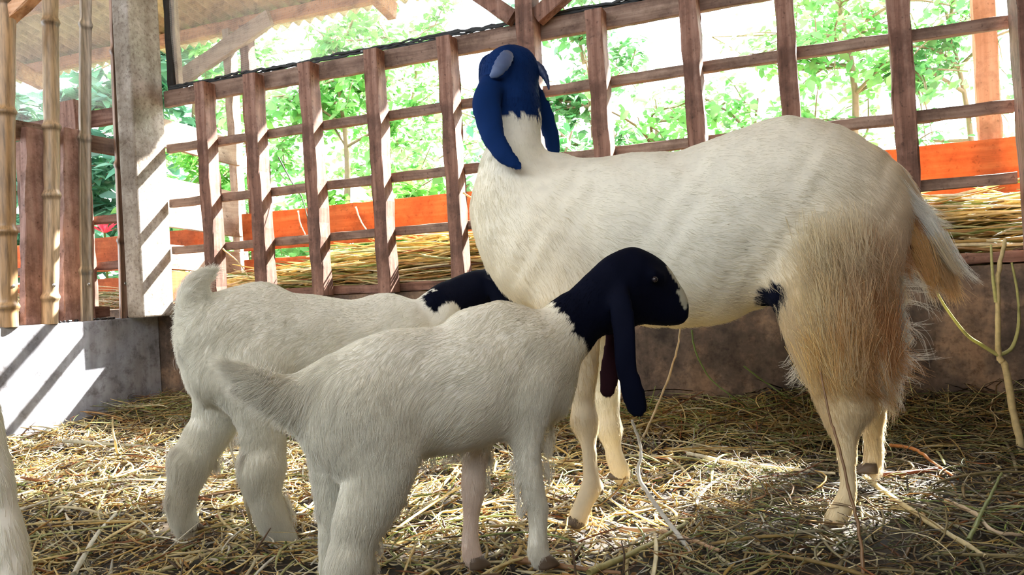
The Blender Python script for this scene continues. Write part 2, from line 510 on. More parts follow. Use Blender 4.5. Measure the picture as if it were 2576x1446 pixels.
# side boards from the left wall out to the outer posts (pale, sunlit)
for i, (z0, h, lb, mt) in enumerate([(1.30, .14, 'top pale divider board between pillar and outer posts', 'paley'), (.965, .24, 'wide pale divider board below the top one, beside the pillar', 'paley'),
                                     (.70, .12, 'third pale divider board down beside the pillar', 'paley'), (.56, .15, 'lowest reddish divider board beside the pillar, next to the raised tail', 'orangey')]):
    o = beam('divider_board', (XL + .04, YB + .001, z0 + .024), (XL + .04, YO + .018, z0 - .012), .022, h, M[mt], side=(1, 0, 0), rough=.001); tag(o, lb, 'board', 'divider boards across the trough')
# long diagonal brace behind the net
p0 = hit(445, 205, 1, YO + .004); p1 = hit(680, 45, 1, YO + .004)
o = beam('diagonal_brace', p0, p1, .03, .09, M['palex'], side=(0, 1, 0)); tag(o, 'long pale diagonal brace behind the net', 'brace')

# ------------------------------------------------------------------ netting above the top rail
def net(name, x0, x1, y, z0, label):
    nx_, nz_ = 60, 12
    X_, T_ = np.meshgrid(np.linspace(x0, x1, nx_), np.linspace(0, 1, nz_), indexing='ij')
    Y_ = y + .012 * np.sin(X_ * 9) * np.sin(T_ * 3.1) + .006 * np.sin(X_ * 23 + T_ * 5)
    Z_ = z0 + T_ * (roof_z(y) - .03 - z0)
    id_ = np.arange(X_.size).reshape(X_.shape)
    q = np.stack([id_[:-1, :-1], id_[1:, :-1], id_[1:, 1:], id_[:-1, 1:]], -1).reshape(-1, 4)
    o = mesh_obj(name, np.stack([X_, Y_, Z_], -1).reshape(-1, 3), q, M['net'], smooth=True)
    tag(o, label, 'net', 'shade nets')
    return o


net('shade_net', -2.93, .47, YB + .045, 1.485, 'fine pale shade net stretched above the top rail of the grid')
net('shade_net', -6.5, -3.1, YB + .045, 1.42, 'fine pale shade net behind the bamboo poles')
paths = []; rr = []; cc = []
for k in range(3):
    n = 160; x = np.linspace(-2.92, .46, n)
    P = np.stack([x, YB + .012 + .005 * np.sin(x * 7 + k * 2) + rng.normal(0, .003, n), 1.512 + (x + 2.9) * .0045 + .006 * k + .002 * np.sin(x * 13 + k) + rng.normal(0, .0018, n)], -1)
    paths.append(P); rr.append(.003 + .002 * np.abs(np.sin(x * 5 + k)) + rng.uniform(0, .002, n)); cc.append(np.array([.1, .1, .1]))
V, Fq, Cc = tubes_mesh(paths, rr, cc, 6)
o = mesh_obj('net_hem', V, Fq, M['netroll'], smooth=True); tag(o, 'dark bunched net hem lying along the top rail', 'net hem')

# neighbouring grid, seen between the bamboo
for z, h, lb in [(1.44, .08, 'reddish top rail of the neighbouring grid behind the bamboo'), (.93, .04, 'thin rail of the neighbouring grid behind the bamboo'), (.70, .04, 'low thin rail of the neighbouring grid behind the bamboo')]:
    o = beam('grid_rail', (-6.5, YB + .03, z), (XL - .05, YB + .03, z), .03, h, M['postx'], side=(0, 1, 0)); tag(o, lb, 'fence rail', 'rails of the neighbouring grid')
for px, lb, w in [(196, 'thick reddish post of the neighbouring grid behind the third bamboo pole', .11), (72, 'reddish post of the neighbouring grid behind the first bamboo pole', .07)]:
    p = hit(px, 400, 1, YB - .04)
    o = beam('grid_upright', (p[0], YB - .04, HB - .02), (p[0] - .02, YB - .04, 1.52 if px > 100 else 1.36), w, .07, M['postz']); tag(o, lb, 'fence post', 'uprights of the neighbouring grid')

# ------------------------------------------------------------------ left wall: bamboo poles, boards, rails
def bamboo(px, px_top, w_px, xpl, label, ztop=2.34, halfround=False, col=(.52, .36, .20), nodes=(.62, 1.02, 1.45, 1.85)):
    p = hit(px, 780, 0, xpl); pt = hit(px_top, 20, 0, xpl); lean = (pt[1] - p[1]) / (pt[2] - p[2])
    d = (p - CAM) @ F_
    r = w_px * d / FPX / 2
    z0 = HL - .002
    n = 240; z = np.linspace(z0, ztop, n)
    rad = np.full(n, r)
    for zn in nodes:
        rad += r * .24 * np.exp(-((z - zn) / .012) ** 2) - r * .07 * np.exp(-((z - zn - .03) / .03) ** 2)
    P = np.stack([np.full(n, xpl) + .004 * np.sin(z * 3 + px), p[1] + lean * (z - p[2]) + .005 * np.sin(z * 2.2 + px * .1), z], -1)
    ang = np.linspace(0, 2 * np.pi, 20, endpoint=False)
    prof = np.ones(20)
    V = []; 
    for i in range(n):
        rx = rad[i]
        ca, sa = np.cos(ang) * prof, np.sin(ang) * prof
        if halfround:  # split cane: open channel facing the pen
            ca = np.where(ca > .25, .25 - (ca - .25) * 1.0, ca)
        V.append(np.stack([P[i, 0] + rx * ca, P[i, 1] + rx * sa, np.full(20, z[i])], -1))
    V = np.concatenate(V)
    i = np.arange(n - 1)[:, None] * 20; j = np.arange(20)[None]; j2 = (j + 1) % 20
    Fq = np.stack([i + j, i + j2, i + 20 + j2, i + 20 + j], -1).reshape(-1, 4)
    c = np.array(col)[None] * (1 + .25 * np.sin(z * 4 + px)[:, None] * np.array([.5, .6, .8])[None])
    # dark line below and pale line above each node
    for zn in nodes:
        c *= (1 - .6 * np.exp(-((z - zn + .012) / .009) ** 2) + .35 * np.exp(-((z - zn - .012) / .008) ** 2))[:, None]
    c = np.repeat(np.clip(c, .02, .9), 20, 0)
    e = empty('bamboo_pole', (xpl, p[1], z0), label, 'bamboo pole', 'bamboo poles on the low left wall')
    mesh_obj('cane', V, Fq, M['bamboo'], e, True, c)
    for zb in (.60,):
        Vb, Fb = uv_sphere(np.array([xpl + r * (.3 if halfround else .97), p[1] + .004, zb]), (.004, .008, .008))
        b = mesh_obj('bolt', Vb, Fb, M['metal'], e, True); tag(b, 'shiny round bolt head')
    return e


def uv_sphere(c, r, nu=16, nv=10, ax=None):
    c = np.asarray(c, float); r = np.broadcast_to(np.asarray(r, float), 3)
    V = []; 
    for i in range(nv + 1):
        th = math.pi * i / nv
        for j in range(nu):
            ph = 2 * math.pi * j / nu
            V.append((math.sin(th) * math.cos(ph), math.sin(th) * math.sin(ph), math.cos(th)))
    V = np.array(V) * r
    if ax is not None: V = V @ ax
    V = V + c
    i = np.arange(nv)[:, None] * nu; j = np.arange(nu)[None]; j2 = (j + 1) % nu
    Fq = np.stack([i + j, i + nu + j, i + nu + j2, i + j2], -1).reshape(-1, 4)
    return V, Fq


bamboo(20, 18, 44, XL - .02, 'thick brown bamboo pole at the left edge of the picture', col=(.45, .28, .14), nodes=(.52, .82, 1.30, 1.75))
bamboo(124, 129, 38, XL - .02, 'tan round bamboo pole, second from the left edge', col=(.55, .40, .25), nodes=(.55, .98, 1.27, 1.72))
bamboo(221, 214, 31, XL - .02, 'split grey bamboo cane, third from the left edge', halfround=True, col=(.50, .42, .33), nodes=(.66, 1.25, 1.76))
bamboo(314, 295, 32, XL - .02, 'dark glossy split bamboo cane nearest the pillar', halfround=True, col=(.42, .27, .20), nodes=(.80, 1.15, 1.68))
pinkish = wood('pinkish board', (.36, .20, .17), (.50, .31, .27), (.60, .42, .37), 2)
for px, py, pt, yt, w, lb in [(80, 780, 84, 325, .085, 'pinkish sawn board between the first two bamboo poles'), (176, 780, 174, 325, .080, 'pinkish sawn board between the second and third bamboo poles'),
                              (344, 760, 338, 395, .055, 'pinkish sawn board tucked behind the cane beside the pillar'), (216, 780, 206, 330, .07, 'pinkish sawn board hidden behind the split grey cane')]:
    p = hit(px, py, 0, XL - .06); q = hit(pt, yt, 0, XL - .06)
    ln = (q[1] - p[1]) / (q[2] - p[2])
    o = beam('fence_board', (XL - .06, p[1] + ln * (HL - p[2]), HL), (XL - .06, q[1], q[2]), w, .035, pinkish, side=(0, 1, 0)); tag(o, lb, 'fence board', 'sawn boards of the left fence')
r0 = hit(45, 325, 0, XL - .095); r1 = hit(345, 382, 0, XL - .095)
dr_ = (r1 - r0) / (r1[1] - r0[1])
for z, h, lb in [(None, .075, 'pale rail behind the bamboo poles'), (.475, .05, 'low wooden rail lying on the left wall')]:
    if z is None: e0, e1 = r0 - dr_ * 1.2, r1
    else: e0, e1 = np.array([XL - .098, .6, z]), np.array([XL - .098, YB - .2, z])
    o = beam('side_rail', e0, e1, .022, h, M['greyy'] if z is None else M['posty'], side=(1, 0, 0)); tag(o, lb, 'fence rail', 'rails of the left fence')
o = beam('slanting_beam', hit(-40, 100, 1, 2.2), hit(110, -40, 1, 2.2), .05, .05, M['roofwood'], side=(0, 1, 0)); tag(o, 'orange slanting roof timber behind the first bamboo pole', 'roof beam')

# dark droppings lying along the top of the left wall
Vd, Fd_ = uv_sphere((0, 0, 0), (.0075, .006, .0055), 10, 6)
proto = None
for i in range(26):
    px = random.choice([random.uniform(140, 205), random.uniform(232, 300), random.uniform(322, 345), random.uniform(255, 300)])
    p = hit(px, 803 - px * .02, 0, XL - random.uniform(.004, .03))
    if proto is None:
        proto = mesh_obj('dropping', Vd, Fd_, simple('dark pellet', (.02, .018, .02), .35), None, True, origin=(0, 0, 0)); o = proto
    else:
        o = proto.copy(); link(o)
    o.location = (p[0], p[1], HL + .005); o.rotation_euler = (0, 0, random.uniform(0, 3))
    tag(o, 'small dark droppings lying on top of the low grey left wall', 'dropping', 'droppings on the left wall')

# ------------------------------------------------------------------ animals: one continuous surface per goat from blended tapered limbs
def surface_nets(Fd, lo, h):
    nx, ny, nz = Fd.shape
    ins = Fd < 0
    cs = [(0, 0, 0), (1, 0, 0), (0, 1, 0), (1, 1, 0), (0, 0, 1), (1, 0, 1), (0, 1, 1), (1, 1, 1)]
    def sub(A, c): return A[c[0]:nx - 1 + c[0], c[1]:ny - 1 + c[1], c[2]:nz - 1 + c[2]]
    cnt = sum(sub(ins, c).astype(np.int8) for c in cs)
    act = (cnt > 0) & (cnt < 8)
    ci = np.argwhere(act)
    vals = [Fd[ci[:, 0] + c[0], ci[:, 1] + c[1], ci[:, 2] + c[2]] for c in cs]
    acc = np.zeros((len(ci), 3)); n = np.zeros(len(ci))
    for a in range(8):
        for b in range(a + 1, 8):
            if sum(abs(np.array(cs[a]) - cs[b])) != 1: continue
            m_ = (vals[a] < 0) != (vals[b] < 0)
            t = np.where(m_, vals[a] / np.where(m_, vals[a] - vals[b], 1), 0)
            p = np.array(cs[a])[None] + t[:, None] * (np.array(cs[b]) - cs[a])[None]
            acc += p * m_[:, None]; n += m_
    V = lo + h * (ci + acc / n[:, None])
    vid = -np.ones(act.shape, np.int64); vid[act] = np.arange(len(ci))
    Q = []
    for ax in range(3):
        sl0 = [slice(1, d - 1) for d in Fd.shape]; sl1 = list(sl0)
        sl0[ax] = slice(0, Fd.shape[ax] - 1); sl1[ax] = slice(1, Fd.shape[ax])
        A = ins[tuple(sl0)]; B = ins[tuple(sl1)]
        e = np.argwhere(A != B)
        flip = A[tuple(e.T)]
        base = e.copy()
        o1, o2 = [(1, 2), (2, 0), (0, 1)][ax]
        base[:, o1] += 1; base[:, o2] += 1
        def g(d1, d2):
            q = base.copy(); q[:, o1] -= d1; q[:, o2] -= d2
            return vid[tuple(q.T)]
        q = np.stack([g(1, 1), g(0, 1), g(0, 0), g(1, 0)], -1)
        q[~flip] = q[~flip][:, ::-1]
        Q.append(q)
    return V, np.concatenate(Q)


class Beast:
    def __init__(s, depth, lateral, h):
        s.depth = depth; s.L = np.array(lateral, float) / np.linalg.norm(lateral); s.h = h
        s.pr = []; s.relief = .0012; s.lift = 1.0

    def P(s, px, py, dd=0.0, d=None):
        return W(px, py, (s.depth(px) if d is None else d) + dd)

    def chain(s, pts, lat=1.0, k=.03, col=(.8, .76, .64), fur=.02, flow=None, rev=False, axis=None, sub=False, dens=1.0, pri=0.0):
        """pts: (px, py, r_px, depth offset); consecutive points joined by tapered segments"""
        Q = []
        for p in pts:
            px, py, r = p[:3]; dd = p[3] if len(p) > 3 else 0.0
            d = s.depth(px) + dd
            Q.append((W(px, py, d), r * d / FPX))
        if len(Q) == 1: Q = [Q[0], (Q[0][0] + np.array([1e-4, 0, 0]), Q[0][1])]
        if len(Q) > 2:
            n_ = (len(Q) - 1) * 3 + 1
            C4 = smooth_path(np.array([list(q[0]) + [q[1]] for q in Q]), n_)
            Q = [(c[:3], c[3]) for c in C4]
        segs = []
        for (a, ra), (b, rb) in zip(Q[:-1], Q[1:]):
            f = (b - a) / (np.linalg.norm(b - a) + 1e-9)
            if rev: f = -f
            if flow is not None: f = np.array(flow, float) / np.linalg.norm(flow)
            sh = 0 if sub else .28 * min(fur, .02)
            segs.append(dict(a=a, b=b, ra=max(ra - sh, ra * .6), rb=max(rb - sh, rb * .6), lat=lat, L=s.L if axis is None else np.array(axis, float) / np.linalg.norm(axis), flow=f))
        s.pr.append(dict(segs=segs, k=k, col=np.array(col, float), fur=fur, flow=np.mean([q['flow'] for q in segs], 0), sub=sub, dens=dens, pri=pri))

    @staticmethod
    def dist(p, X):
        q = X - p['a']; ba = p['b'] - p['a']; L = p['L']
        if p['lat'] != 1.0:
            f = 1 / p['lat'] - 1
            q = q + (q @ L)[..., None] * L * f
            ba = ba + (ba @ L) * L * f
        t = np.clip((q @ ba) / (ba @ ba + 1e-12), 0, 1)
        dd = np.linalg.norm(q - t[..., None] * ba, axis=-1) - (p['ra'] + (p['rb'] - p['ra']) * t)
        return dd * min(1.0, p['lat'] ** .5)

    def build(s):
        h = s.h
        sg = [q for p in s.pr for q in p['segs']]
        A = np.array([p['a'] for p in sg] + [p['b'] for p in sg]); rm = .06
        rs = np.array([max(p['ra'], p['rb']) for p in sg] * 2)[:, None]
        lo = (A - rs).min(0) - rm * .6; hi = (A + rs).max(0) + rm * .6
        n = np.ceil((hi - lo) / h).astype(int) + 1
        Fd = np.full(n, .2, np.float32)
        axs = [lo[i] + h * np.arange(n[i]) for i in range(3)]
        for p in s.pr:
            k = p['k']
            R = [max(q['ra'], q['rb']) * max(1, q['lat']) + k + 4 * h for q in p['segs']]
            B0 = np.min([np.minimum(q['a'], q['b']) - r for q, r in zip(p['segs'], R)], 0); B1 = np.max([np.maximum(q['a'], q['b']) + r for q, r in zip(p['segs'], R)], 0)
            i0 = np.clip(np.floor((B0 - lo) / h).astype(int), 0, n - 1); i1 = np.clip(np.ceil((B1 - lo) / h).astype(int) + 1, 1, n)
            sl = tuple(slice(i0[i], i1[i]) for i in range(3))
            d = np.full([i1[i] - i0[i] for i in range(3)], .2, np.float32)
            for q, r in zip(p['segs'], R):
                b0 = np.minimum(q['a'], q['b']) - r; b1 = np.maximum(q['a'], q['b']) + r
                j0 = np.clip(np.floor((b0 - lo) / h).astype(int), i0, i1 - 1); j1 = np.clip(np.ceil((b1 - lo) / h).astype(int) + 1, i0 + 1, i1)
                X = np.stack(np.meshgrid(*[axs[i][j0[i]:j1[i]] for i in range(3)], indexing='ij'), -1)
                ss = tuple(slice(j0[i] - i0[i], j1[i] - i0[i]) for i in range(3))
                d[ss] = np.minimum(d[ss], s.dist(q, X))
            cur = Fd[sl]
            if p['sub']:
                hh = np.clip(k - np.abs(-d - cur), 0, None) / k
                Fd[sl] = np.maximum(cur, -d) + hh * hh * k * .25
            else:
                hh = np.clip(k - np.abs(d - cur), 0, None) / k
                Fd[sl] = np.minimum(cur, d) - hh * hh * k * .25
        V, Q = surface_nets(Fd, lo, h)
        # vertex normals
        tri = np.concatenate([Q[:, [0, 1, 2]], Q[:, [0, 2, 3]]])
        fn = np.cross(V[tri[:, 1]] - V[tri[:, 0]], V[tri[:, 2]] - V[tri[:, 0]])
        # light smoothing
        for _ in range(2):
            acc = np.zeros_like(V); c = np.zeros(len(V))
            for a, b in ((0, 1), (1, 2), (2, 3), (3, 0)):
                np.add.at(acc, Q[:, a], V[Q[:, b]]); np.add.at(acc, Q[:, b], V[Q[:, a]])
                np.add.at(c, Q[:, a], 1); np.add.at(c, Q[:, b], 1)
            V = V * .5 + .5 * acc / c[:, None]
        N = np.zeros_like(V)
        for j in range(3): np.add.at(N, tri[:, j], fn)
        Nn = N / (np.linalg.norm(N, axis=1)[:, None] + 1e-12)
        rel = np.sin(V @ np.array([38, 21, 13.]) + 1.5 * np.sin(V @ np.array([9, 5, 27.]))) + .6 * np.sin(V @ np.array([-61, 33, 41.]) + 2 * np.sin(V @ np.array([20, 31, -17.])))
        V = V + Nn * (s.relief * rel)[:, None]
        fn = np.cross(V[tri[:, 1]] - V[tri[:, 0]], V[tri[:, 2]] - V[tri[:, 0]])
        N = np.zeros_like(V)
        for j in range(3): np.add.at(N, tri[:, j], fn)
        N /= np.linalg.norm(N, axis=1)[:, None] + 1e-12
        # blended attributes
        prs = [p for p in s.pr if not p['sub']]
        D = np.empty((len(V), len(prs))); fl = np.zeros((len(V), len(prs), 3))
        for i, p in enumerate(prs):
            dd = np.stack([s.dist(q, V) for q in p['segs']], 1)
            D[:, i] = dd.min(1)
            w_ = np.exp(-(dd - dd.min(1, keepdims=True)) / .015); w_ /= w_.sum(1, keepdims=True)
            fl[:, i] = w_ @ np.array([q['flow'] for q in p['segs']])
        def wts(sc, DD): w_ = np.exp(-(DD - DD.min(1, keepdims=True)) / sc); return w_ / w_.sum(1, keepdims=True)
        jit = .0022 * (np.sin(V @ np.array([190, 140, 170.])) + np.sin(V @ np.array([-250, 310, 260.])) + np.sin(V @ np.array([-80, 60, 90.])))
        pri = np.array([p['pri'] for p in prs])
        dark = np.array([p['col'].mean() < .2 for p in prs])
        dl = np.where(dark[None], D - pri, 9).min(1); ll = np.where(~dark[None], D - pri, 9).min(1)
        isd = (dl + jit) < ll
        colv = np.zeros_like(V)
        for sel, mask, sc in ((isd, dark, .006), (~isd, ~dark, .035)):
            if mask.any() and sel.any():
                colv[sel] = wts(sc, (D - pri)[sel][:, mask]) @ np.array([p['col'] for p in prs])[mask]
        s.V, s.Q, s.N, s.tri = V, Q, N, tri
        s.col = colv
        Wt = wts(.02, D)
        s.furl = Wt @ np.array([p['fur'] for p in prs]); s.flow = np.einsum('ij,ijk->ik', Wt, fl)
        s.dens = Wt @ np.array([p['dens'] for p in prs])
        return s

    def emit(s, name, loc, label, cat, nfur, body_name='body', wid=.00042):
        e = empty(name, loc, label, cat)
        mesh_obj(body_name, s.V, s.Q, M['skin'], e, True, s.col)
        s.e = e
        # coat
        a = s.tri; V = s.V
        ar = np.linalg.norm(np.cross(V[a[:, 1]] - V[a[:, 0]], V[a[:, 2]] - V[a[:, 0]]), axis=1) * s.dens[a[:, 0]]
        pick = rng.choice(len(a), nfur, p=ar / ar.sum())
        w = rng.dirichlet((1, 1, 1), nfur)
        def ip(A): return (A[a[pick]] * w[..., None]).sum(1) if A.ndim == 2 else (A[a[pick]] * w).sum(1)
        p = ip(V); n = ip(s.N); fl = ip(s.flow) + np.array([0, 0, -.25]); ln = ip(s.furl); c = s.col[a[pick, 0]]
        wv = np.stack([np.sin(p @ np.array([31, 17, 23.]) + k) + .7 * np.sin(p @ np.array([-57, 44, 61.]) + 2 * k) + .4 * np.sin(p @ np.array([140, 90, -120.]) + 3 * k) for k in (0, 2, 4)], -1)
        fl = fl + wv * .16 + rng.normal(0, .16, fl.shape)
        t = fl - n * (fl * n).sum(1)[:, None]; t /= np.linalg.norm(t, axis=1)[:, None] + 1e-9
        ln = ln * rng.uniform(.55, 1.25, nfur)
        lift = rng.uniform(.05, .28, nfur) * s.lift
        K = 4
        pts = np.zeros((nfur, K, 3))
        for j in range(K):
            u = j / (K - 1)
            pts[:, j] = p - n * .001 + t * (ln * u)[:, None] + n * (ln * lift * u * (1.1 - .45 * u))[:, None] + np.array([0, 0, -1.0]) * (ln * .16 * u * u)[:, None]
        cv = rng.uniform(.90, 1.06, nfur)[:, None] * c
        s.coat(pts.reshape(-1, 3), np.full(nfur, K), cv, wid, 'coat')
        return e

    def coat(s, pts, sizes, cols, wid, name, kind='stuff'):
        hc = bpy.data.hair_curves.new(name)
        hc.add_curves([int(k) for k in sizes])
        org = np.array(s.e.location)
        hc.attributes['position'].data.foreach_set('vector', (pts - org).astype(np.float32).ravel()) if 'position' in hc.attributes else hc.points.foreach_set('position', (pts - org).astype(np.float32).ravel())
        r = hc.attributes.get('radius') or hc.attributes.new('radius', 'FLOAT', 'POINT')
        rad = np.concatenate([wid * np.linspace(1, .25, int(k)) for k in sizes]) if len(set(sizes.tolist())) > 1 else np.tile(wid * np.linspace(1, .25, int(sizes[0])), len(sizes))
        r.data.foreach_set('value', rad.astype(np.float32))
        at = hc.attributes.new('col', 'FLOAT_COLOR', 'CURVE')
        cc_ = np.ones((len(sizes), 4), np.float32); cc_[:, :3] = np.clip(cols, 0, 1)
        at.data.foreach_set('color', cc_.ravel())
        hc.materials.append(M['fur'])
        o = bpy.data.objects.new(name, hc); link(o, s.e)
        tag(o, kind=kind)
        return o

    def locks(s, specs, name, wid=.0005):
        """long tufts: specs = (list of (px,py,dd) control points, n strands, start spread px, end spread px, colour)"""
        allp = []; cc_ = []
        K = 8
        for ctrl, n, s0, s1, col in specs:
            base = np.array([s.P(*c) for c in ctrl])
            path = smooth_path(base, K)
            sc = s.depth(ctrl[0][0]) / FPX
            u = np.linspace(0, 1, K)[None, :, None]
            off0 = rng.normal(0, 1, (n, 1, 3)) * s0 * sc * np.array([1, .7, 1]); off1 = rng.normal(0, 1, (n, 1, 3)) * s1 * sc * np.array([1, .7, 1])
            ph = rng.uniform(0, 6.3, (n, 1, 3)); am = rng.uniform(0, .004, (n, 1, 3))
            X = path[None] + off0 * (1 - u) + off1 * u ** 1.4 + np.sin(u * 7 + ph) * am * u
            cut = rng.uniform(.6, 1.0, n)
            # shorten strands individually by resampling
            for i in range(n):
                t = np.linspace(0, (K - 1) * cut[i], K); j = np.clip(t.astype(int), 0, K - 2); f = (t - j)[:, None]
                allp.append(X[i][j] * (1 - f) + X[i][j + 1] * f)
            cc_.append(np.array(col)[None] * rng.uniform(.75, 1.15, n)[:, None])
        n = len(allp)
        return s.coat(np.concatenate(allp), np.full(n, K), np.concatenate(cc_), wid, name)

    def hoof(s, px, py, dd, r_px, fwd, label=None):
        d = s.depth(px) + dd; c = W(px, py, d); r = r_px * d / FPX
        fwd = np.array([fwd[0], fwd[1], 0.]); fwd /= np.linalg.norm(fwd); side = np.array([-fwd[1], fwd[0], 0])
        VV = []; FF = []
        for sg in (-1, 1):
            rings = []
            for (z, k, off, w_) in ((.9, .62, -.12, .40), (.45, .88, .05, .46), (0.0, 1.08, .22, .50), (-.25, 1.10, .28, .50)):
                a_ = np.linspace(0, 2 * np.pi, 14, endpoint=False)
                x = np.cos(a_) * k * r + off * r; x = np.where(x > 0, x * 1.12, x * .9)
                y = np.sin(a_) * w_ * r * np.where(np.cos(a_) > 0, 1 - .45 * np.cos(a_), 1) + sg * r * .5
                rings.append(c + x[:, None] * fwd + y[:, None] * side + np.array([0, 0, z * r]))
            b = len(VV) and sum(len(v) for v in VV)
            VV += rings
            for i in range(3):
                for j in range(14):
                    j2 = (j + 1) % 14
                    FF.append((b + i * 14 + j, b + (i + 1) * 14 + j, b + (i + 1) * 14 + j2, b + i * 14 + j2))
            FF.append(tuple(b + j for j in range(14))); FF.append(tuple(b + 42 + j for j in range(13, -1, -1)))
        o = mesh_obj('hoof', np.concatenate(VV), FF, M['hoof'], s.e, True)
        return o

    def ball(s, name, px, py, dd, r_px, mat, sc=(1, 1, 1)):
        d = s.depth(px) + dd; r = r_px * d / FPX
        V, Fq = uv_sphere(W(px, py, d), np.array(sc) * r)
        return mesh_obj(name, V, Fq, M[mat], s.e, True)


def heading(fn, x0, y0, x1, y1):
    v = W(x1, y1, fn(x1)) - W(x0, y0, fn(x0)); v[2] = 0; return v / np.linalg.norm(v)


CREAM = (.82, .81, .72); WHITE = (.86, .85, .78); TAN = (.76, .50, .23); WARM = (.80, .70, .52)
NAVY = (.0012, .0026, .012); BLUE = (.003, .022, .105)  # blue backlight flare put into the black coat colours

# ---------------- the adult goat
fm = lambda px: 1.865 - (px - 1400) * .00017
hd = heading(fm, 2100, 500, 1400, 500)
lat = np.cross(hd, [0, 0, 1])
g = Beast(fm, lat, .0075)
# barrel
g.chain([(1338, 545, 138), (1400, 585, 180), (1500, 594, 200), (1620, 590, 210), (1740, 590, 218), (1850, 556, 218), (1950, 520, 206), (2040, 500, 186), (2110, 520, 155)], lat=.80, k=.07, col=CREAM, fur=.015)
g.chain([(1350, 450, 66), (1390, 432, 48)], lat=.6, k=.05, col=CREAM, fur=.02)                      # withers
g.chain([(1290, 520, 92), (1310, 620, 88), (1345, 690, 75)], lat=.95, k=.07, col=WARM, fur=.026)     # brisket
g.chain([(1950, 400, 85), (1990, 350, 40), (2040, 380, 55)], lat=.8, k=.07, col=CREAM, fur=.018)     # hip
g.chain([(1500, 700, 80), (1650, 712, 84), (1770, 710, 82), (1860, 690, 60)], lat=1.0, k=.08, col=WARM, fur=.028)
g.chain([(2130, 440, 60), (2190, 470, 62), (2235, 520, 60)], lat=.8, k=.06, col=WARM, fur=.03)
# neck, rising and turned away
g.chain([(1300, 500, 100), (1290, 420, 86, -.01), (1296, 350, 68, -.0), (1292, 280, 62, .01)], lat=1.0, k=.035, col=CREAM, fur=.018, rev=True)
# head, muzzle lifted away from the camera
g.chain([(1290, 285, 66, .006), (1284, 250, 73, .01), (1280, 200, 70, .03)], lat=1.0, k=.04, col=BLUE, fur=.012, rev=True)
g.chain([(1278, 192, 64, .03), (1272, 168, 50, .13), (1262, 168, 38, .21), (1256, 172, 30, .25)], lat=1.0, k=.04, col=BLUE, fur=.008, rev=True)
g.chain([(1275, 146, 28, .0), (1308, 150, 28, .02)], k=.03, col=BLUE, fur=.01)
g.chain([(1272, 134, 20, .03), (1306, 140, 17, .03)], k=.02, col=BLUE, fur=.01)
g.chain([(1322, 165, 26, .03), (1346, 178, 14, .03)], k=.02, col=BLUE, fur=.008)
g.chain([(1228, 165, 22, .06), (1224, 200, 20, .06)], k=.025, col=BLUE, fur=.01)
# ears
ea = ray(1250, 350)
g.chain([(1236, 215, 34, -.05), (1224, 262, 38, -.095), (1230, 310, 36, -.105), (1244, 350, 31, -.117), (1268, 388, 27, -.125), (1296, 412, 20, -.127), (1316, 424, 9, -.125)], lat=.35, k=.008, col=BLUE, fur=.004, axis=ea, dens=1.3, pri=.003)
g.chain([(1335, 215, 25, .06), (1362, 260, 22, .09), (1378, 310, 24, .10), (1388, 350, 22, .10), (1394, 385, 18, .10)], lat=.35, k=.012, col=BLUE, fur=.004, axis=ea, pri=.012)
# near foreleg / far foreleg
g.chain([(1405, 640, 105, -.06), (1440, 790, 78, -.09), (1458, 900, 54, -.10), (1466, 1000, 37, -.105), (1470, 1060, 33, -.11)], lat=.75, k=.05, col=WARM, fur=.016)
g.chain([(1470, 1060, 34, -.11), (1480, 1120, 25, -.12), (1488, 1200, 25, -.13), (1486, 1222, 29, -.13), (1466, 1270, 27, -.14), (1455, 1300, 30, -.145)], k=.025, col=WARM, fur=.012)
g.chain([(1508, 1226, 13, -.12), (1514, 1236, 8, -.12)], k=.015, col=(.10, .07, .05), fur=.004)
g.chain([(1440, 640, 90, .07), (1490, 820, 66, .09), (1518, 920, 48, .095), (1527, 1010, 35, .10), (1535, 1080, 31, .105)], lat=.75, k=.05, col=CREAM, fur=.016)
g.chain([(1535, 1080, 31, .105), (1542, 1120, 25, .11), (1552, 1165, 27, .115), (1560, 1190, 28, .12)], k=.02, col=WARM, fur=.012)
# near hind leg
g.chain([(2060, 590, 150, -.05), (2085, 720, 135, -.09), (2110, 840, 112, -.11), (2130, 930, 82, -.12), (2150, 1000, 56, -.125)], lat=.5, k=.06, col=(.80, .64, .36), fur=.04, flow=(.25, 0, -1), dens=1.4, pri=-.03)
g.chain([(2160, 600, 100, -.03), (2190, 700, 75, -.05), (2190, 850, 45, -.08)], lat=.6, k=.05, col=(.66, .42, .24), fur=.03, flow=(.3, 0, -1))
g.chain([(2010, 720, 60, -.08), (2030, 830, 48, -.10), (2080, 950, 46, -.115), (2118, 1020, 52, -.12)], lat=.7, k=.04, col=WARM, fur=.03, flow=(.3, 0, -1))
g.chain([(2128, 1010, 50, -.125), (2124, 1080, 37, -.125), (2130, 1160, 27, -.13), (2135, 1220, 26, -.13), (2126, 1262, 31, -.135), (2098, 1308, 31, -.14)], k=.03, col=(.74, .62, .40), fur=.014)
# far hind leg
g.chain([(2060, 620, 120, .07), (2120, 820, 90, .11), (2175, 940, 58, .125), (2196, 1010, 40, .13), (2196, 1080, 30, .135), (2198, 1130, 28, .14), (2192, 1168, 28, .14)], lat=.7, k=.04, col=WARM, fur=.03, flow=(.2, 0, -1))
# tail
g.chain([(2180, 455, 56), (2225, 492, 54), (2266, 545, 54), (2306, 595, 50), (2342, 640, 40), (2376, 684, 24)], lat=.55, k=.03, col=TAN, fur=.06, dens=2.2)
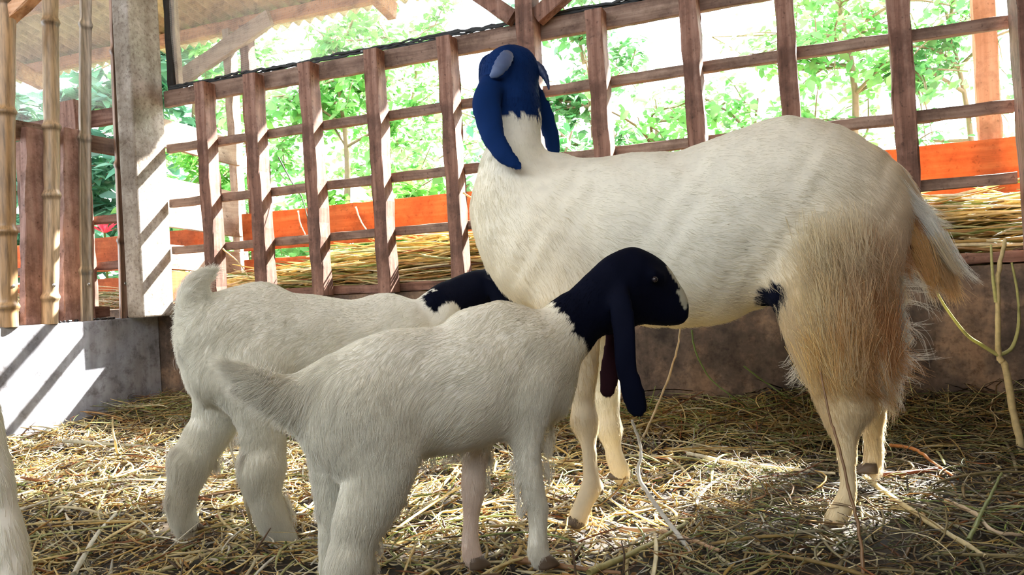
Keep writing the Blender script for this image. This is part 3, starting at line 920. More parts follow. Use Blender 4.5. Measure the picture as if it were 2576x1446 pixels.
# udder, dark patch
g.chain([(1915, 738, 23, -.03), (1940, 738, 16, -.05)], lat=2.2, k=.012, col=(.004, .006, .02), fur=.006, pri=.004)
g.build()
g.emit('adult_goat', (W(1780, 1250, 1.78)[0], W(1780, 1250, 1.78)[1], 0), 'large white adult goat with dark blue-black head and long drooping ears, tan shaggy hindquarters', 'goat', 170000)
g.hoof(1452, 1316, -.145, 26, hd); g.hoof(1563, 1196, .12, 22, hd); g.hoof(2085, 1338, -.14, 29, hd); g.hoof(2188, 1182, .14, 22, hd)
WT = (.88, .86, .80)
sp = []
r2 = np.random.default_rng(3)
for k in range(54):      # tail plume; backlight on its outer edge painted as white locks
    a = r2.uniform(0, 1); e_ = r2.uniform(-1, 1); x0 = 2232 + 125 * a + 42 * e_; y0 = 500 + 150 * a - 34 * e_; L_ = r2.uniform(.7, 1.15)
    dx = (r2.uniform(25, 70) + 25 * e_) * L_; dy = r2.uniform(60, 135) * L_ * (.75 if e_ > .3 else 1)
    c = WT if e_ > .55 or (e_ > .1 and k % 2) or e_ < -.8 else (TAN, (.62, .36, .2), WARM)[k % 3]
    z = r2.uniform(-.045, .03)
    sp.append(([(x0 - 18, y0 - 34, z), (x0 + dx * .3, y0 + dy * .3, z), (x0 + dx * .7, y0 + dy * .7, z), (x0 + dx * 1.1, y0 + dy, z)], 75, 10, 7, c))
for k in range(30):      # breeches behind the thigh
    y0 = r2.uniform(600, 960); x0 = 2235 - (y0 - 600) * .03 + r2.uniform(-20, 10)
    dx = r2.uniform(10, 65); dy = r2.uniform(60, 140)
    c = WT if r2.random() < .5 else WARM
    sp.append(([(x0 - 30, y0 - 30, -.07), (x0 + dx * .4, y0 + dy * .35, -.07), (x0 + dx * .9, y0 + dy * .7, -.06), (x0 + dx * r2.uniform(.6, 1.1), y0 + dy, -.06)], 60, 10, 9, c))
for k in range(110):      # long locks sweeping back over the thigh, tan
    a_ = r2.uniform(0, 1); y0 = 505 + 420 * math.sqrt(r2.random()); xf = 1985 + max(0, y0 - 700) * .28; x0 = xf + (2225 - xf) * a_
    dx = r2.uniform(15, 50) + 60 * a_ * r2.random(); dy = min(r2.uniform(70, 170), 1050 - y0 + r2.uniform(-40, 0))
    z = -.168 + (abs(x0 - 2105) / 120) ** 2 * .06
    w_ = min(1, max(.15, (y0 - 640) / 220 + .75 * a_)); fr = np.array([(.84, .66, .34), (.80, .56, .26), (.86, .74, .48)][k % 3]); bk = np.array([(.66, .38, .19), (.55, .30, .15), (.78, .54, .30)][k % 3]); m_ = min(1, max(0, (a_ - .3) * 2)); cc0 = fr * (1 - m_) + bk * m_
    sp.append(([(x0, y0, z + .012), (x0 + dx * .12, y0 + dy * .35, z - .002), (x0 + dx * .5, y0 + dy * .7, z - .002), (x0 + dx * 1.25, y0 + dy, z + .015)], 45, 24, 10, tuple(cc0 * w_ + np.array((.80, .72, .54)) * (1 - w_))))
for k in range(12):      # hock feathering
    x0 = r2.uniform(2130, 2215); y0 = r2.uniform(930, 985)
    sp.append(([(x0 - 10, y0 - 50, -.14), (x0 + 10, y0, -.145), (x0 + 25, y0 + 45, -.14), (x0 + 40, y0 + 80, -.13)], 50, 10, 8, TAN if k % 2 else WARM))
for k in range(16):      # sparse white wisps flying out behind
    x0 = 2240 + r2.uniform(0, 30); y0 = r2.uniform(660, 960); dx = r2.uniform(40, 140); dy = r2.uniform(-10, 110)
    sp.append(([(x0 - 20, y0, -.03), (x0 + dx * .4, y0 + dy * .15, -.03), (x0 + dx * .8, y0 + dy * .45, -.02), (x0 + dx, y0 + dy, -.02)], 9, 8, 12, WT))
for k in range(8):       # belly fringe by the stifle
    x0 = r2.uniform(1985, 2035); y0 = r2.uniform(880, 960)
    sp.append(([(x0 + 20, y0 - 30, -.08), (x0, y0, -.08), (x0 - 14, y0 + 15, -.08), (x0 - 28, y0 + 18, -.08)], 12, 8, 8, WT))
g.locks(sp, 'long_hair', .00045)
# horns
def horn(beast, pts, mat, flat, ax, label):
    P = smooth_path([beast.P(*p[:3]) for p in pts], 24); r = np.interp(np.linspace(0, 1, 24), np.linspace(0, 1, len(pts)), [p[3] for p in pts]) * beast.depth(pts[0][0]) / FPX
    r = r * (1 + .06 * np.sin(np.arange(24) * 2.1))
    T = np.gradient(P, axis=0); T /= np.linalg.norm(T, axis=1)[:, None]
    a = np.array(ax, float); a /= np.linalg.norm(a)
    A = np.cross(T, a); A /= np.linalg.norm(A, axis=1)[:, None]; B = np.cross(T, A)
    an = np.linspace(0, 2 * np.pi, 16, endpoint=False)
    V = (P[:, None] + r[:, None, None] * (A[:, None] * np.cos(an)[None, :, None] + flat * B[:, None] * np.sin(an)[None, :, None])).reshape(-1, 3)
    i = np.arange(23)[:, None] * 16; j = np.arange(16)[None]; j2 = (j + 1) % 16
    Fq = [tuple(q) for q in np.stack([i + j, i + j2, i + 16 + j2, i + 16 + j], -1).reshape(-1, 4)] + [tuple(range(15, -1, -1)), tuple(368 + k for k in range(16))]
    o = mesh_obj('horn', V, Fq, M[mat], beast.e, True); tag(o, label)
horn(g, [(1282, 132, -.03, 9), (1276, 140, -.055, 17), (1264, 160, -.075, 19), (1248, 182, -.085, 14), (1233, 193, -.085, 3)], 'horn', .45, ea, 'grey flattened horn lying back')
horn(g, [(1335, 160, .03, 14), (1356, 172, .03, 13), (1370, 190, .03, 9), (1378, 210, .03, 5), (1381, 226, .03, 1.5)], 'horn_dark', .8, ea, 'dark thin horn curving down')
g.ball('eye', 1216, 172, .11, 9, 'eye'); g.ball('eye', 1331, 176, .11, 9, 'eye')

# ---------------- the front kid
fa = lambda px: 1.27 + (px - 880) * .00036
ha = heading(fa, 880, 900, 1350, 850); la = np.cross(ha, [0, 0, 1])
k1 = Beast(fa, la, .0055); k1.lift = 1.5
k1.chain([(868, 1024, 118), (930, 1002, 140), (1010, 994, 153), (1090, 987, 160), (1170, 970, 164), (1250, 945, 158), (1320, 925, 132), (1360, 945, 98)], lat=.68, k=.05, col=WHITE, fur=.014, rev=True)
k1.chain([(880, 938, 30), (960, 886, 30), (1050, 866, 26)], lat=.9, k=.05, col=WHITE, fur=.014, rev=True)
k1.chain([(1190, 815, 35), (1250, 795, 26)], lat=.7, k=.05, col=WHITE, fur=.012, rev=True)
k1.chain([(1340, 1000, 62), (1380, 1010, 40)], lat=1.1, k=.05, col=WHITE, fur=.02)
k1.chain([(1280, 880, 82), (1350, 872, 80), (1410, 848, 70)], lat=.62, k=.05, col=(.80, .75, .58), fur=.012, rev=True)
k1.chain([(1455, 800, 68), (1510, 748, 74), (1560, 712, 74)], lat=.68, k=.04, col=NAVY, fur=.007, rev=True)
k1.chain([(1425, 770, 16, .0), (1405, 778, 10)], lat=1.2, k=.03, col=NAVY, fur=.01)
# head
k1.chain([(1585, 706, 72), (1622, 720, 65), (1662, 756, 46), (1692, 778, 31), (1704, 786, 25)], lat=.72, k=.03, col=NAVY, fur=.005, rev=True)
k1.chain([(1548, 770, 66), (1600, 775, 46), (1650, 786, 30), (1688, 796, 16)], lat=.6, k=.03, col=NAVY, fur=.006, rev=True)
k1.chain([(1600, 660, 28), (1640, 676, 28), (1672, 706, 26), (1698, 742, 20)], lat=.9, k=.03, col=NAVY, fur=.004, rev=True)
k1.chain([(1712, 768, 13), (1712, 790, 12)], lat=1.3, k=.02, col=NAVY, fur=.003)
k1.chain([(1640, 692, 17, -.040), (1660, 700, 12, -.036)], k=.012, col=NAVY, fur=.003)                      # brow
k1.chain([(1672, 686, 9, -.0), (1690, 714, 9, -.0), (1704, 738, 9, -.0), (1713, 758, 6, 0)], lat=1.4, k=.010, col=(.50, .50, .40), fur=.004, rev=True, pri=.0055)  # pale blaze
k1.chain([(1728, 797, 4, -.02), (1700, 795, 3, -.03), (1672, 799, 2.5, -.035)], k=.005, sub=True)               # mouth line
k1.chain([(1717, 776, 4, -.018), (1711, 771, 3, -.022)], k=.004, sub=True)                                       # nostril
# ears
er = ray(1600, 900)
k1.chain([(1556, 736, 26, -.045), (1566, 790, 31, -.070), (1572, 860, 32, -.078), (1578, 930, 29, -.080), (1590, 985, 32, -.080), (1602, 1025, 29, -.078)], lat=.32, k=.010, col=NAVY, fur=.003, axis=er, pri=.012)
k1.chain([(1545, 800, 22, .05), (1535, 880, 20, .06), (1532, 940, 27, .062), (1527, 980, 24, .062)], lat=.35, k=.01, col=(.022, .006, .010), fur=.004, axis=er)
# legs
k1.chain([(1325, 985, 68, -.035), (1328, 1070, 46, -.045), (1328, 1150, 38, -.045), (1345, 1240, 33, -.045), (1351, 1275, 31, -.045), (1352, 1330, 26, -.045), (1354, 1380, 30, -.045), (1360, 1400, 30, -.045)], lat=.85, k=.035, col=WHITE, fur=.013, dens=2)
k1.chain([(1215, 1040, 60, .045), (1200, 1110, 42, .05), (1192, 1180, 36, .05), (1192, 1230, 35, .05), (1186, 1300, 25, .05), (1184, 1370, 28, .05), (1190, 1400, 28, .05)], lat=.85, k=.03, col=(.84, .72, .64), fur=.011, dens=1.6)
k1.chain([(905, 1080, 128, -.03), (950, 1150, 108, -.045), (940, 1235, 92, -.05), (908, 1310, 76, -.05), (888, 1370, 60, -.045), (880, 1410, 52, -.045)], lat=.62, k=.045, col=WHITE, fur=.019, dens=1.8)
k1.chain([(884, 1410, 50, -.045), (888, 1450, 42, -.045), (892, 1540, 34, -.045), (896, 1570, 38, -.045), (912, 1592, 34, -.045)], k=.03, col=WHITE, fur=.019, dens=2.6)
k1.chain([(850, 1060, 95, .05), (838, 1170, 66, .06), (838, 1280, 46, .06), (842, 1370, 42, .06), (838, 1420, 42, .06), (838, 1480, 31, .06), (845, 1505, 32, .06)], lat=.8, k=.04, col=WHITE, fur=.019, dens=1.8)
# tail
k1.chain([(815, 985, 66), (740, 995, 60), (670, 976, 50), (618, 950, 36), (582, 922, 20)], lat=.7, k=.04, col=WHITE, fur=.034, dens=1.5)
k1.build()
k1.emit('goat_kid', (W(1150, 1400, 1.37)[0], W(1150, 1400, 1.37)[1], 0), 'white kid goat with black head and hanging ear, nearest, nosing the adult\'s belly', 'goat', 170000)
k1.hoof(1366, 1418, -.045, 27, ha); k1.hoof(1194, 1420, .05, 26, ha); k1.hoof(918, 1600, -.045, 32, ha); k1.hoof(850, 1520, .06, 28, ha)
k1.ball('eye', 1647, 703, -.055, 8, 'eye')
k1.ball('eye', 1647, 702, .058, 8, 'eye')
sp = []
for k in range(26):
    a = r2.uniform(0, 1); x0 = 770 - 190 * a; y0 = 1000 - 55 * a
    sp.append(([(x0 + 10, y0 - 15, r2.uniform(-.02, .02)), (x0 - 4, y0 + 12, 0), (x0 - 14, y0 + 35, 0), (x0 - 22, y0 + 60 - 30 * a, 0)], 60, 12, 9, WT))
for k in range(10):
    y0 = 1050 + 10 * k
    sp.append(([(1385, y0 - 30, -.0), (1386, y0 - 12, -.0), (1384, y0 + 4, -.0), (1382, y0 + 18, -.0)], 20, 8, 7, WT))
for (xa, ya, xb, yb, dd, ex) in [(1052, 1130, 1010, 1270, -.045, 8), (960, 1330, 940, 1440, -.045, 8), (778, 1090, 800, 1300, .06, -8), (1290, 1150, 1312, 1300, -.045, -5), (1375, 1120, 1382, 1250, -.045, 5), (1232, 1130, 1222, 1230, .05, 5), (1070, 1170, 1230, 1120, 0, 0)]:
    for q_ in range(10):
        u = r2.random(); x0 = xa + (xb - xa) * u; y0 = ya + (yb - ya) * u
        sp.append(([(x0 - ex, y0 - 18, dd), (x0 + ex * .1, y0, dd), (x0 + ex * .4, y0 + 12, dd), (x0 + ex * .7, y0 + 24, dd)], 24, 9, 6, WT))
k1.locks(sp, 'long_hair', .0004)

# ---------------- the rear kid
fb = lambda px: 1.66 + (px - 480) * .00060
hb = heading(fb, 560, 850, 1000, 850); lb_ = np.cross(hb, [0, 0, 1])
k2 = Beast(fb, lb_, .006); k2.lift = 1.6
k2.chain([(585, 865, 118), (650, 862, 138), (740, 878, 146), (840, 890, 142), (930, 888, 132), (1000, 880, 110)], lat=.72, k=.05, col=WHITE, fur=.014, rev=True)
k2.chain([(560, 800, 60), (590, 780, 48), (660, 760, 40)], lat=.9, k=.05, col=WHITE, fur=.015, rev=True)
k2.chain([(515, 850, 55), (530, 940, 62)], lat=.9, k=.05, col=WHITE, fur=.02)
k2.chain([(940, 785, 34), (985, 775, 30)], lat=.7, k=.045, col=WHITE, fur=.012, rev=True)
k2.chain([(1000, 835, 78), (1060, 818, 62), (1105, 790, 56)], lat=.7, k=.045, col=WHITE, fur=.012, rev=True)
k2.chain([(1135, 760, 56, .0), (1180, 735, 52, .01), (1225, 722, 48, .02), (1270, 725, 45, .03)], lat=.75, k=.04, col=NAVY, fur=.006, rev=True)
k2.chain([(1085, 765, 20, -.02), (1105, 757, 20, -.02)], lat=1.2, k=.03, col=NAVY, fur=.008)
k2.chain([(1265, 730, 48, .03), (1310, 755, 38, .05), (1350, 785, 24, .07)], lat=.75, k=.03, col=NAVY, fur=.005, rev=True)
k2.chain([(1228, 715, 16, -.03), (1252, 745, 22, -.05), (1262, 800, 24, -.055), (1262, 880, 22, -.055), (1262, 920, 20, -.055)], lat=.35, k=.01, col=NAVY, fur=.003, axis=er, pri=.012)
k2.chain([(1128, 790, 26, -.045), (1112, 812, 22, -.045)], lat=.8, k=.02, col=(.80, .76, .66), fur=.01)
k2.chain([(1245, 715, 16, .11), (1258, 800, 22, .13), (1262, 900, 20, .13)], lat=.35, k=.01, col=NAVY, fur=.003, axis=er, pri=.012)
# legs
k2.chain([(560, 960, 78, .05), (545, 1050, 62, .06), (505, 1115, 56, .06), (482, 1160, 50, .06)], lat=.8, k=.04, col=WHITE, fur=.019, dens=1.8)
k2.chain([(480, 1160, 48, .06), (464, 1220, 42, .06), (456, 1275, 38, .06), (464, 1310, 37, .06)], k=.03, col=WHITE, fur=.019, dens=2.6)
k2.chain([(640, 950, 100, -.05), (655, 1050, 66, -.06), (662, 1120, 58, -.06), (658, 1180, 54, -.06)], lat=.75, k=.04, col=WHITE, fur=.019, dens=1.8)
k2.chain([(658, 1180, 52, -.06), (668, 1250, 46, -.06), (688, 1310, 43, -.06), (712, 1352, 38, -.06)], k=.03, col=WHITE, fur=.019, dens=2.6)
k2.chain([(1000, 960, 62, -.04), (1005, 1060, 38, -.05), (992, 1130, 30, -.05), (982, 1190, 22, -.05), (976, 1245, 24, -.05)], lat=.85, k=.03, col=WHITE, fur=.01)
k2.chain([(985, 960, 62, .05), (980, 1050, 38, .06), (965, 1110, 29, .06), (958, 1160, 21, .06), (955, 1205, 23, .06)], lat=.85, k=.03, col=WHITE, fur=.01)
k2.chain([(516, 840, 60), (486, 785, 46), (485, 738, 40), (502, 708, 32), (524, 692, 23), (538, 682, 14)], lat=.8, k=.03, col=WHITE, fur=.026, dens=1.5)
k2.build()
k2.emit('goat_kid', (W(750, 1300, 1.8)[0], W(750, 1300, 1.8)[1], 0), 'white kid goat standing behind the nearest kid, tail raised, head behind the adult\'s chest', 'goat', 160000)
k2.hoof(468, 1328, .06, 27, hb); k2.hoof(728, 1374, -.06, 28, hb); k2.hoof(982, 1262, -.05, 22, hb); k2.hoof(960, 1222, .06, 22, hb)
k2.ball('eye', 1285, 712, -.02, 7, 'eye'); k2.ball('eye', 1285, 712, .09, 7, 'eye')
sp = []
for k in range(22):
    a = r2.uniform(0, 1); y0 = 720 + 170 * a; x0 = 470 - 8 * a
    sp.append(([(x0 + 14, y0 - 20, r2.uniform(-.02, .02)), (x0 - 2, y0, 0), (x0 - 12, y0 + 20, 0), (x0 - 14 + 10 * a, y0 + 42, 0)], 50, 10, 7, WT))
for (xa, ya, xb, yb, dd, ex) in [(590, 1080, 545, 1160, .06, 12), (545, 1160, 500, 1200, .06, 12), (432, 1120, 418, 1290, .06, -8), (712, 1090, 700, 1200, -.06, 12), (700, 1200, 735, 1310, -.06, 8), (600, 1100, 612, 1250, -.06, -8), (1000, 1150, 1010, 1230, -.05, 6)]:
    for q_ in range(9):
        u = r2.random(); x0 = xa + (xb - xa) * u; y0 = ya + (yb - ya) * u
        sp.append(([(x0 - ex, y0 - 18, dd), (x0 + ex * .1, y0, dd), (x0 + ex * .5, y0 + 16, dd), (x0 + ex * .8, y0 + 30, dd)], 26, 9, 7, WT))
k2.locks(sp, 'long_hair', .0004)

# ---------------- fourth goat, mostly outside the frame on the left: only the back of a hind leg shows
f4 = lambda px: 1.12
k4 = Beast(f4, np.cross([-R0[0], -R0[1], 0], [0, 0, 1]), .008)
k4.chain([(-260, 880, 165), (-420, 850, 185), (-600, 850, 190), (-800, 850, 190), (-920, 840, 150)], lat=.7, k=.05, col=WHITE, fur=.019, dens=1.8)
k4.chain([(-150, 960, 125, -.03), (-85, 1120, 108, -.04), (-40, 1280, 95, -.04), (-5, 1420, 88, -.04), (5, 1520, 62, -.04)], lat=.65, k=.045, col=WHITE, fur=.02)
k4.chain([(5, 1520, 62, -.04), (-50, 1600, 48, -.04), (-60, 1640, 40, -.04)], k=.03, col=WHITE, fur=.012)
k4.chain([(-250, 1000, 110, .05), (-220, 1200, 70, .06), (-200, 1400, 52, .06), (-230, 1550, 40, .06), (-240, 1590, 36, .06)], lat=.7, k=.04, col=WHITE, fur=.014)
for dd_ in (-.05, .05):
    k4.chain([(-850, 980, 80, dd_), (-860, 1180, 52, dd_), (-860, 1400, 38, dd_), (-870, 1600 - dd_ * 600, 36, dd_)], lat=.8, k=.04, col=WHITE, fur=.012)
    k4.chain([(-1130, 680, 20, dd_ * 1.2), (-1120, 800, 30, dd_ * 1.4), (-1120, 920, 26, dd_ * 1.4)], lat=.35, k=.01, col=NAVY, fur=.004, pri=.01)
k4.chain([(-960, 800, 110), (-1060, 700, 90), (-1120, 640, 90)], lat=.7, k=.04, col=NAVY, fur=.008)
k4.chain([(-1120, 640, 88), (-1190, 680, 62), (-1250, 730, 36)], lat=.7, k=.04, col=NAVY, fur=.006)
k4.chain([(-180, 830, 60), (-140, 900, 45), (-130, 990, 30)], lat=.7, k=.03, col=WHITE, fur=.025)
k4.build()
k4.emit('goat_kid', (W(-400, 1400, 1.12)[0], W(-400, 1400, 1.12)[1], 0), 'white goat cut off by the left edge, only its pale hind leg in view', 'goat', 45000)
hh4 = -R0
k4.hoof(-75, 1650, -.04, 36, hh4); k4.hoof(-250, 1605, .06, 34, hh4)
for dd_ in (-.05, .05): k4.hoof(-880, 1615 - dd_ * 600, dd_, 34, hh4)

# ------------------------------------------------------------------ straw bedding
def pieces(n, pos, length, radius, cols, curl=.25, tilt=.12, nside=4, K=5, follow=None):
    """n small curved stalks as one vertex/face/colour set"""
    yaw = rng.uniform(0, 2 * np.pi, n); pit = rng.normal(0, tilt, n)
    bend = rng.normal(0, curl, n); vb = rng.normal(0, curl * .35, n)
    u = np.linspace(-.5, .5, K)
    s_ = u[None] * length[:, None]
    hdg = yaw[:, None] + bend[:, None] * u[None] * 2
    dx = np.cos(hdg) * (length / (K - 1))[:, None]; dy = np.sin(hdg) * (length / (K - 1))[:, None]
    X = np.cumsum(dx, 1); Y = np.cumsum(dy, 1); X -= X.mean(1, keepdims=True); Y -= Y.mean(1, keepdims=True)
    Z = s_ * np.sin(pit)[:, None] + vb[:, None] * length[:, None] * (.25 - u[None] ** 2)
    P = np.stack([pos[:, 0:1] + X, pos[:, 1:2] + Y, pos[:, 2:3] + Z], -1)
    if follow is not None:
        P[..., 2] += follow(P[..., 0], P[..., 1]) - follow(pos[:, 0:1], pos[:, 1:2])
    T = np.gradient(P, axis=1); T /= np.linalg.norm(T, axis=2, keepdims=True) + 1e-9
    A = np.cross(T, np.array([0, 0, 1.0])); A /= np.linalg.norm(A, axis=2, keepdims=True) + 1e-9
    B = np.cross(A, T)
    an = np.linspace(0, 2 * np.pi, nside, endpoint=False) + rng.uniform(0, 6, n)[:, None]
    flat = rng.uniform(.3, 1.0, n)
    tap = np.interp(u, [-.5, -.42, .3, .5], [.55, 1, .9, .35])
    R = radius[:, None] * tap[None]
    ring = P[:, :, None] + R[:, :, None, None] * (A[:, :, None] * np.cos(an)[:, None, :, None] + B[:, :, None] * (np.sin(an) * flat[:, None])[:, None, :, None])
    V = ring.reshape(-1, 3)
    i = np.arange(K - 1)[:, None] * nside; j = np.arange(nside)[None]; j2 = (j + 1) % nside
    q = np.stack([i + j, i + j2, i + nside + j2, i + nside + j], -1).reshape(-1, 4)
    Fq = (np.arange(n)[:, None, None] * (K * nside) + q[None]).reshape(-1, 4)
    return V, Fq, np.repeat(cols, K * nside, 0)


PAL = np.array([(.84, .68, .32), (.90, .80, .52), (.70, .48, .15), (.50, .28, .09), (.92, .88, .76), (.30, .38, .10), (.16, .10, .06), (.50, .50, .22), (.38, .14, .05)])


def pick_cols(n, w):
    w = np.array(w, float); w /= w.sum()
    return PAL[rng.choice(len(PAL), n, p=w)] * rng.uniform(.7, 1.15, (n, 1))


def scatter(n, x0, x1, y0, y1):
    return np.stack([rng.uniform(x0, x1, n), rng.uniform(y0, y1, n)], -1)


def bed(n, box, len_rng, rad_rng, w, lift, curl, tilt, K=5, nside=4, power=1.0):
    xy = scatter(n, *box)
    damp = np.clip((xy[:, 0] + .45) * 2.5, 0, 1)          # straw gets darker and sparser towards the right end of the pen
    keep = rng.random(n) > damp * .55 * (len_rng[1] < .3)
    xy = xy[keep]; damp = damp[keep]; n = len(xy)
    z = floor_h(xy[:, 0], xy[:, 1]) + lift[0] + (lift[1] - lift[0]) * rng.random(n) ** 1.5
    L_ = len_rng[0] + (len_rng[1] - len_rng[0]) * rng.random(n) ** 1.8
    r = rng.uniform(*rad_rng, n)
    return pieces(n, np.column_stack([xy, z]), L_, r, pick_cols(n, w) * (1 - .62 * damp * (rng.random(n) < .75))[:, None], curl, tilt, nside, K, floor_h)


def merge(ds):
    V = []; Fq = []; C_ = []; b = 0
    for v, f, c in ds: V.append(v); Fq.append(f + b); C_.append(c); b += len(v)
    return np.concatenate(V), np.concatenate(Fq), np.concatenate(C_)


box = (-3.0, .6, .35, 2.85)
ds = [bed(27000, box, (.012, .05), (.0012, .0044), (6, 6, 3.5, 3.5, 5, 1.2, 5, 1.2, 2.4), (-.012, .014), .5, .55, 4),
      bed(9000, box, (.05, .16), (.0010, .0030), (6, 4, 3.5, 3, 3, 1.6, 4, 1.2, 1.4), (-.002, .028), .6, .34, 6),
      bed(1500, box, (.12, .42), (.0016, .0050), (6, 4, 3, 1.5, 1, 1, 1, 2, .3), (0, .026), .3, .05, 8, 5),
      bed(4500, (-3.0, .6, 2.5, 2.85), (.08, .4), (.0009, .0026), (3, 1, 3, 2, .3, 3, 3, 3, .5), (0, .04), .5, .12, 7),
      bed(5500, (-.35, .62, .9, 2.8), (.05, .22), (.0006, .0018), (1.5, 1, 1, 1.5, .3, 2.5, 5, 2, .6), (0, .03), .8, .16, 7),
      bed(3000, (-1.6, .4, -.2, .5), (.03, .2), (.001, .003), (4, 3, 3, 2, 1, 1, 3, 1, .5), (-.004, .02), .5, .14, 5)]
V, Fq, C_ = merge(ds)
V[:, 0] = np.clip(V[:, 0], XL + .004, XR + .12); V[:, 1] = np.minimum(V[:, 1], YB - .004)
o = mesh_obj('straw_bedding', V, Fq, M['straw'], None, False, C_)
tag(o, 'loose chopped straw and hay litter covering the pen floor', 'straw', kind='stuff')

# hay in the trough
n = 3000
xy = np.stack([rng.uniform(-2.75, .75, n), rng.normal(YB + .27, .10, n)], -1)
xy[:, 1] = np.clip(xy[:, 1], YB + .06, YO - .09)
dens = .5 + .5 * np.clip((xy[:, 0] + 2.6) / .8, 0, 1)
z = HB - .005 + rng.random(n) * .245 * dens * (1 - ((xy[:, 1] - YB - .25) / .3) ** 2 * .6)
hay = []
L_ = rng.uniform(.12, .75, n)
yaw = rng.normal(0, .10, n) + (rng.random(n) < .5) * np.pi
for i in range(n):
    K = 8; u = np.linspace(-.5, .5, K)
    a = yaw[i] + rng.normal(0, .25) * u
    X = np.cumsum(np.cos(a)) * L_[i] / K; Y = np.cumsum(np.sin(a)) * L_[i] / K
    P = np.stack([xy[i, 0] + X - X.mean(), np.clip(xy[i, 1] + (Y - Y.mean()) * .8, YB + .05, YO - .07), z[i] + rng.normal(0, .08) * L_[i] * u + rng.normal(0, .12) * L_[i] * (.25 - u ** 2)], -1)
    P[:, 2] = np.maximum(P[:, 2], HB - .012)
    hay.append(P)
hr = rng.uniform(.0014, .0060, n)
V, Fq, C_ = tubes_mesh(hay, [np.interp(np.linspace(0, 1, 8), [0, .1, .8, 1], [.5, 1, .9, .4]) * r for r in hr], list(pick_cols(n, (6, 3, 4, 1, .6, 2, .3, 3, .5))), 5)
o = mesh_obj('trough_hay', V, Fq, M['straw'], None, False, C_)
tag(o, 'heap of long yellow hay stalks filling the feed trough', 'hay', kind='stuff')
n = 380
hay = []
for i in range(n):
    K = 7; u = np.linspace(-.5, .5, K); L1 = rng.uniform(.1, .5); x = rng.uniform(-5.2, -3.25); y = YB + rng.uniform(.18, .42)
    hay.append(np.stack([x + u * L1, y + rng.normal(0, .06) * u, HB - .03 + rng.random() * .10 + rng.normal(0, .15) * L1 * u + .15 * L1 * (.25 - u ** 2)], -1))
V, Fq, C_ = tubes_mesh(hay, [np.full(7, r) for r in rng.uniform(.001, .003, n)], list(pick_cols(n, (6, 3, 3, 1, .6, 4, .2, 3, .3))), 4)
o = mesh_obj('trough_hay', V, Fq, M['straw'], None, False, C_)
tag(o, 'thin layer of green-yellow hay in the neighbouring trough', 'hay', kind='stuff')


# single stalks that stand out
def stalk(name, pts, r, col, label, cat='straw stalk', group=None, kids=()):
    """pts: (px, py, depth)"""
    P = np.array([W(*p) for p in pts]); P = smooth_path(P, 6 * len(pts))
    n_ = len(P); P = P + rng.normal(0, .0006, P.shape)
    rr_ = r * np.interp(np.linspace(0, 1, n_), [0, .15, 1], [1, .95, .55]) * (1 + .10 * rng.normal(0, 1, n_).clip(-1, 1))
    paths, rads = [P], [rr_]
    V, Fq, Cc = tubes_mesh(paths, rads, [np.array(col)], 7)
    if not kids:
        o = mesh_obj(name, V, Fq, M['straw'], None, True, Cc); tag(o, label, cat, group); return o
    e = empty(name, P[0], label, cat, group)
    mesh_obj('stem', V, Fq, M['straw'], e, True, Cc)
    for kp in kids:
        Q_ = smooth_path([W(*p) for p in kp], 5 * len(kp))
        V, Fq, Cc = tubes_mesh([Q_], [r * .6 * np.linspace(1, .5, len(Q_))], [np.array(col) * np.array([.8, .95, .7])], 6)
        mesh_obj('twig', V, Fq, M['straw'], e, True, Cc)
    return e


def fz(px, py, lift=.006):
    """point on the bedding seen at that pixel, as (px, py, depth)"""
    d = (CAM[2] - .0) / max(1e-3, -(ray(px, py)[2]))
    for _ in range(6):
        p = W(px, py, d); h = float(floor_h(p[0], p[1])) + lift
        d = (CAM[2] - h) / -(ray(px, py)[2])
    return (px, py, d)


YEL = (.78, .66, .38); PALE = (.86, .80, .62); BRN = (.36, .20, .10); GRN = (.36, .44, .14); OLV = (.50, .46, .20)
d0 = fz(1605, 1118)[2]
stalk('straw_stalk', [fz(1605, 1120), (1625, 1085, d0 - .01), (1662, 1000, d0 - .03), (1698, 900, d0 - .03), (1712, 820, d0 - .02)], .0045, (.60, .48, .30), 'long thin stalk slanting upright under the adult\'s belly, right of the hanging ear')
d0 = fz(1735, 1385)[2]
stalk('straw_stalk', [fz(1740, 1390), (1690, 1325, d0 + .04), (1640, 1255, d0 + .08), (1606, 1195, d0 + .12), (1612, 1130, d0 + .14), (1590, 1056, d0 + .14)], .0052, (.74, .72, .66), 'pale kinked stalk rising from the straw between foreleg and belly')
d0 = fz(2570, 1140)[2]
stalk('branched_stalk', [fz(2572, 1142), (2548, 1030, d0), (2528, 920, d0), (2512, 890, d0), (2510, 760, d0), (2512, 680, d0), (2530, 600, d0 - .01)], .0095, (.66, .55, .30),
      'thick branching stalk standing upright at the right edge before the wall', 'stalk', None,
      [[(2510, 893, d0), (2470, 868, d0), (2430, 840, d0 - .02), (2380, 775, d0 - .03), (2348, 720, d0 - .04)], [(2514, 893, d0), (2545, 875, d0), (2562, 820, d0), (2560, 740, d0), (2545, 660, d0)], [(2506, 760, d0), (2497, 690, d0), (2493, 615, d0 + .01)]])
d0 = 1.42
stalk('straw_stalk', [(2172, 1440, 1.30), (2160, 1330, 1.33), (2138, 1240, 1.36), (2112, 1130, 1.39), (2085, 1040, 1.42), (2064, 935, 1.45)], .0032, (.30, .17, .08), 'thin brown stalk leaning against the adult\'s near hind leg')
stalk('straw_stalk', [fz(300, 1152), (291, 1118, 2.36), (284, 1080, 2.37), (284, 1048, 2.37)], .0045, YEL, 'short stub of straw standing up before the dark corner at left')
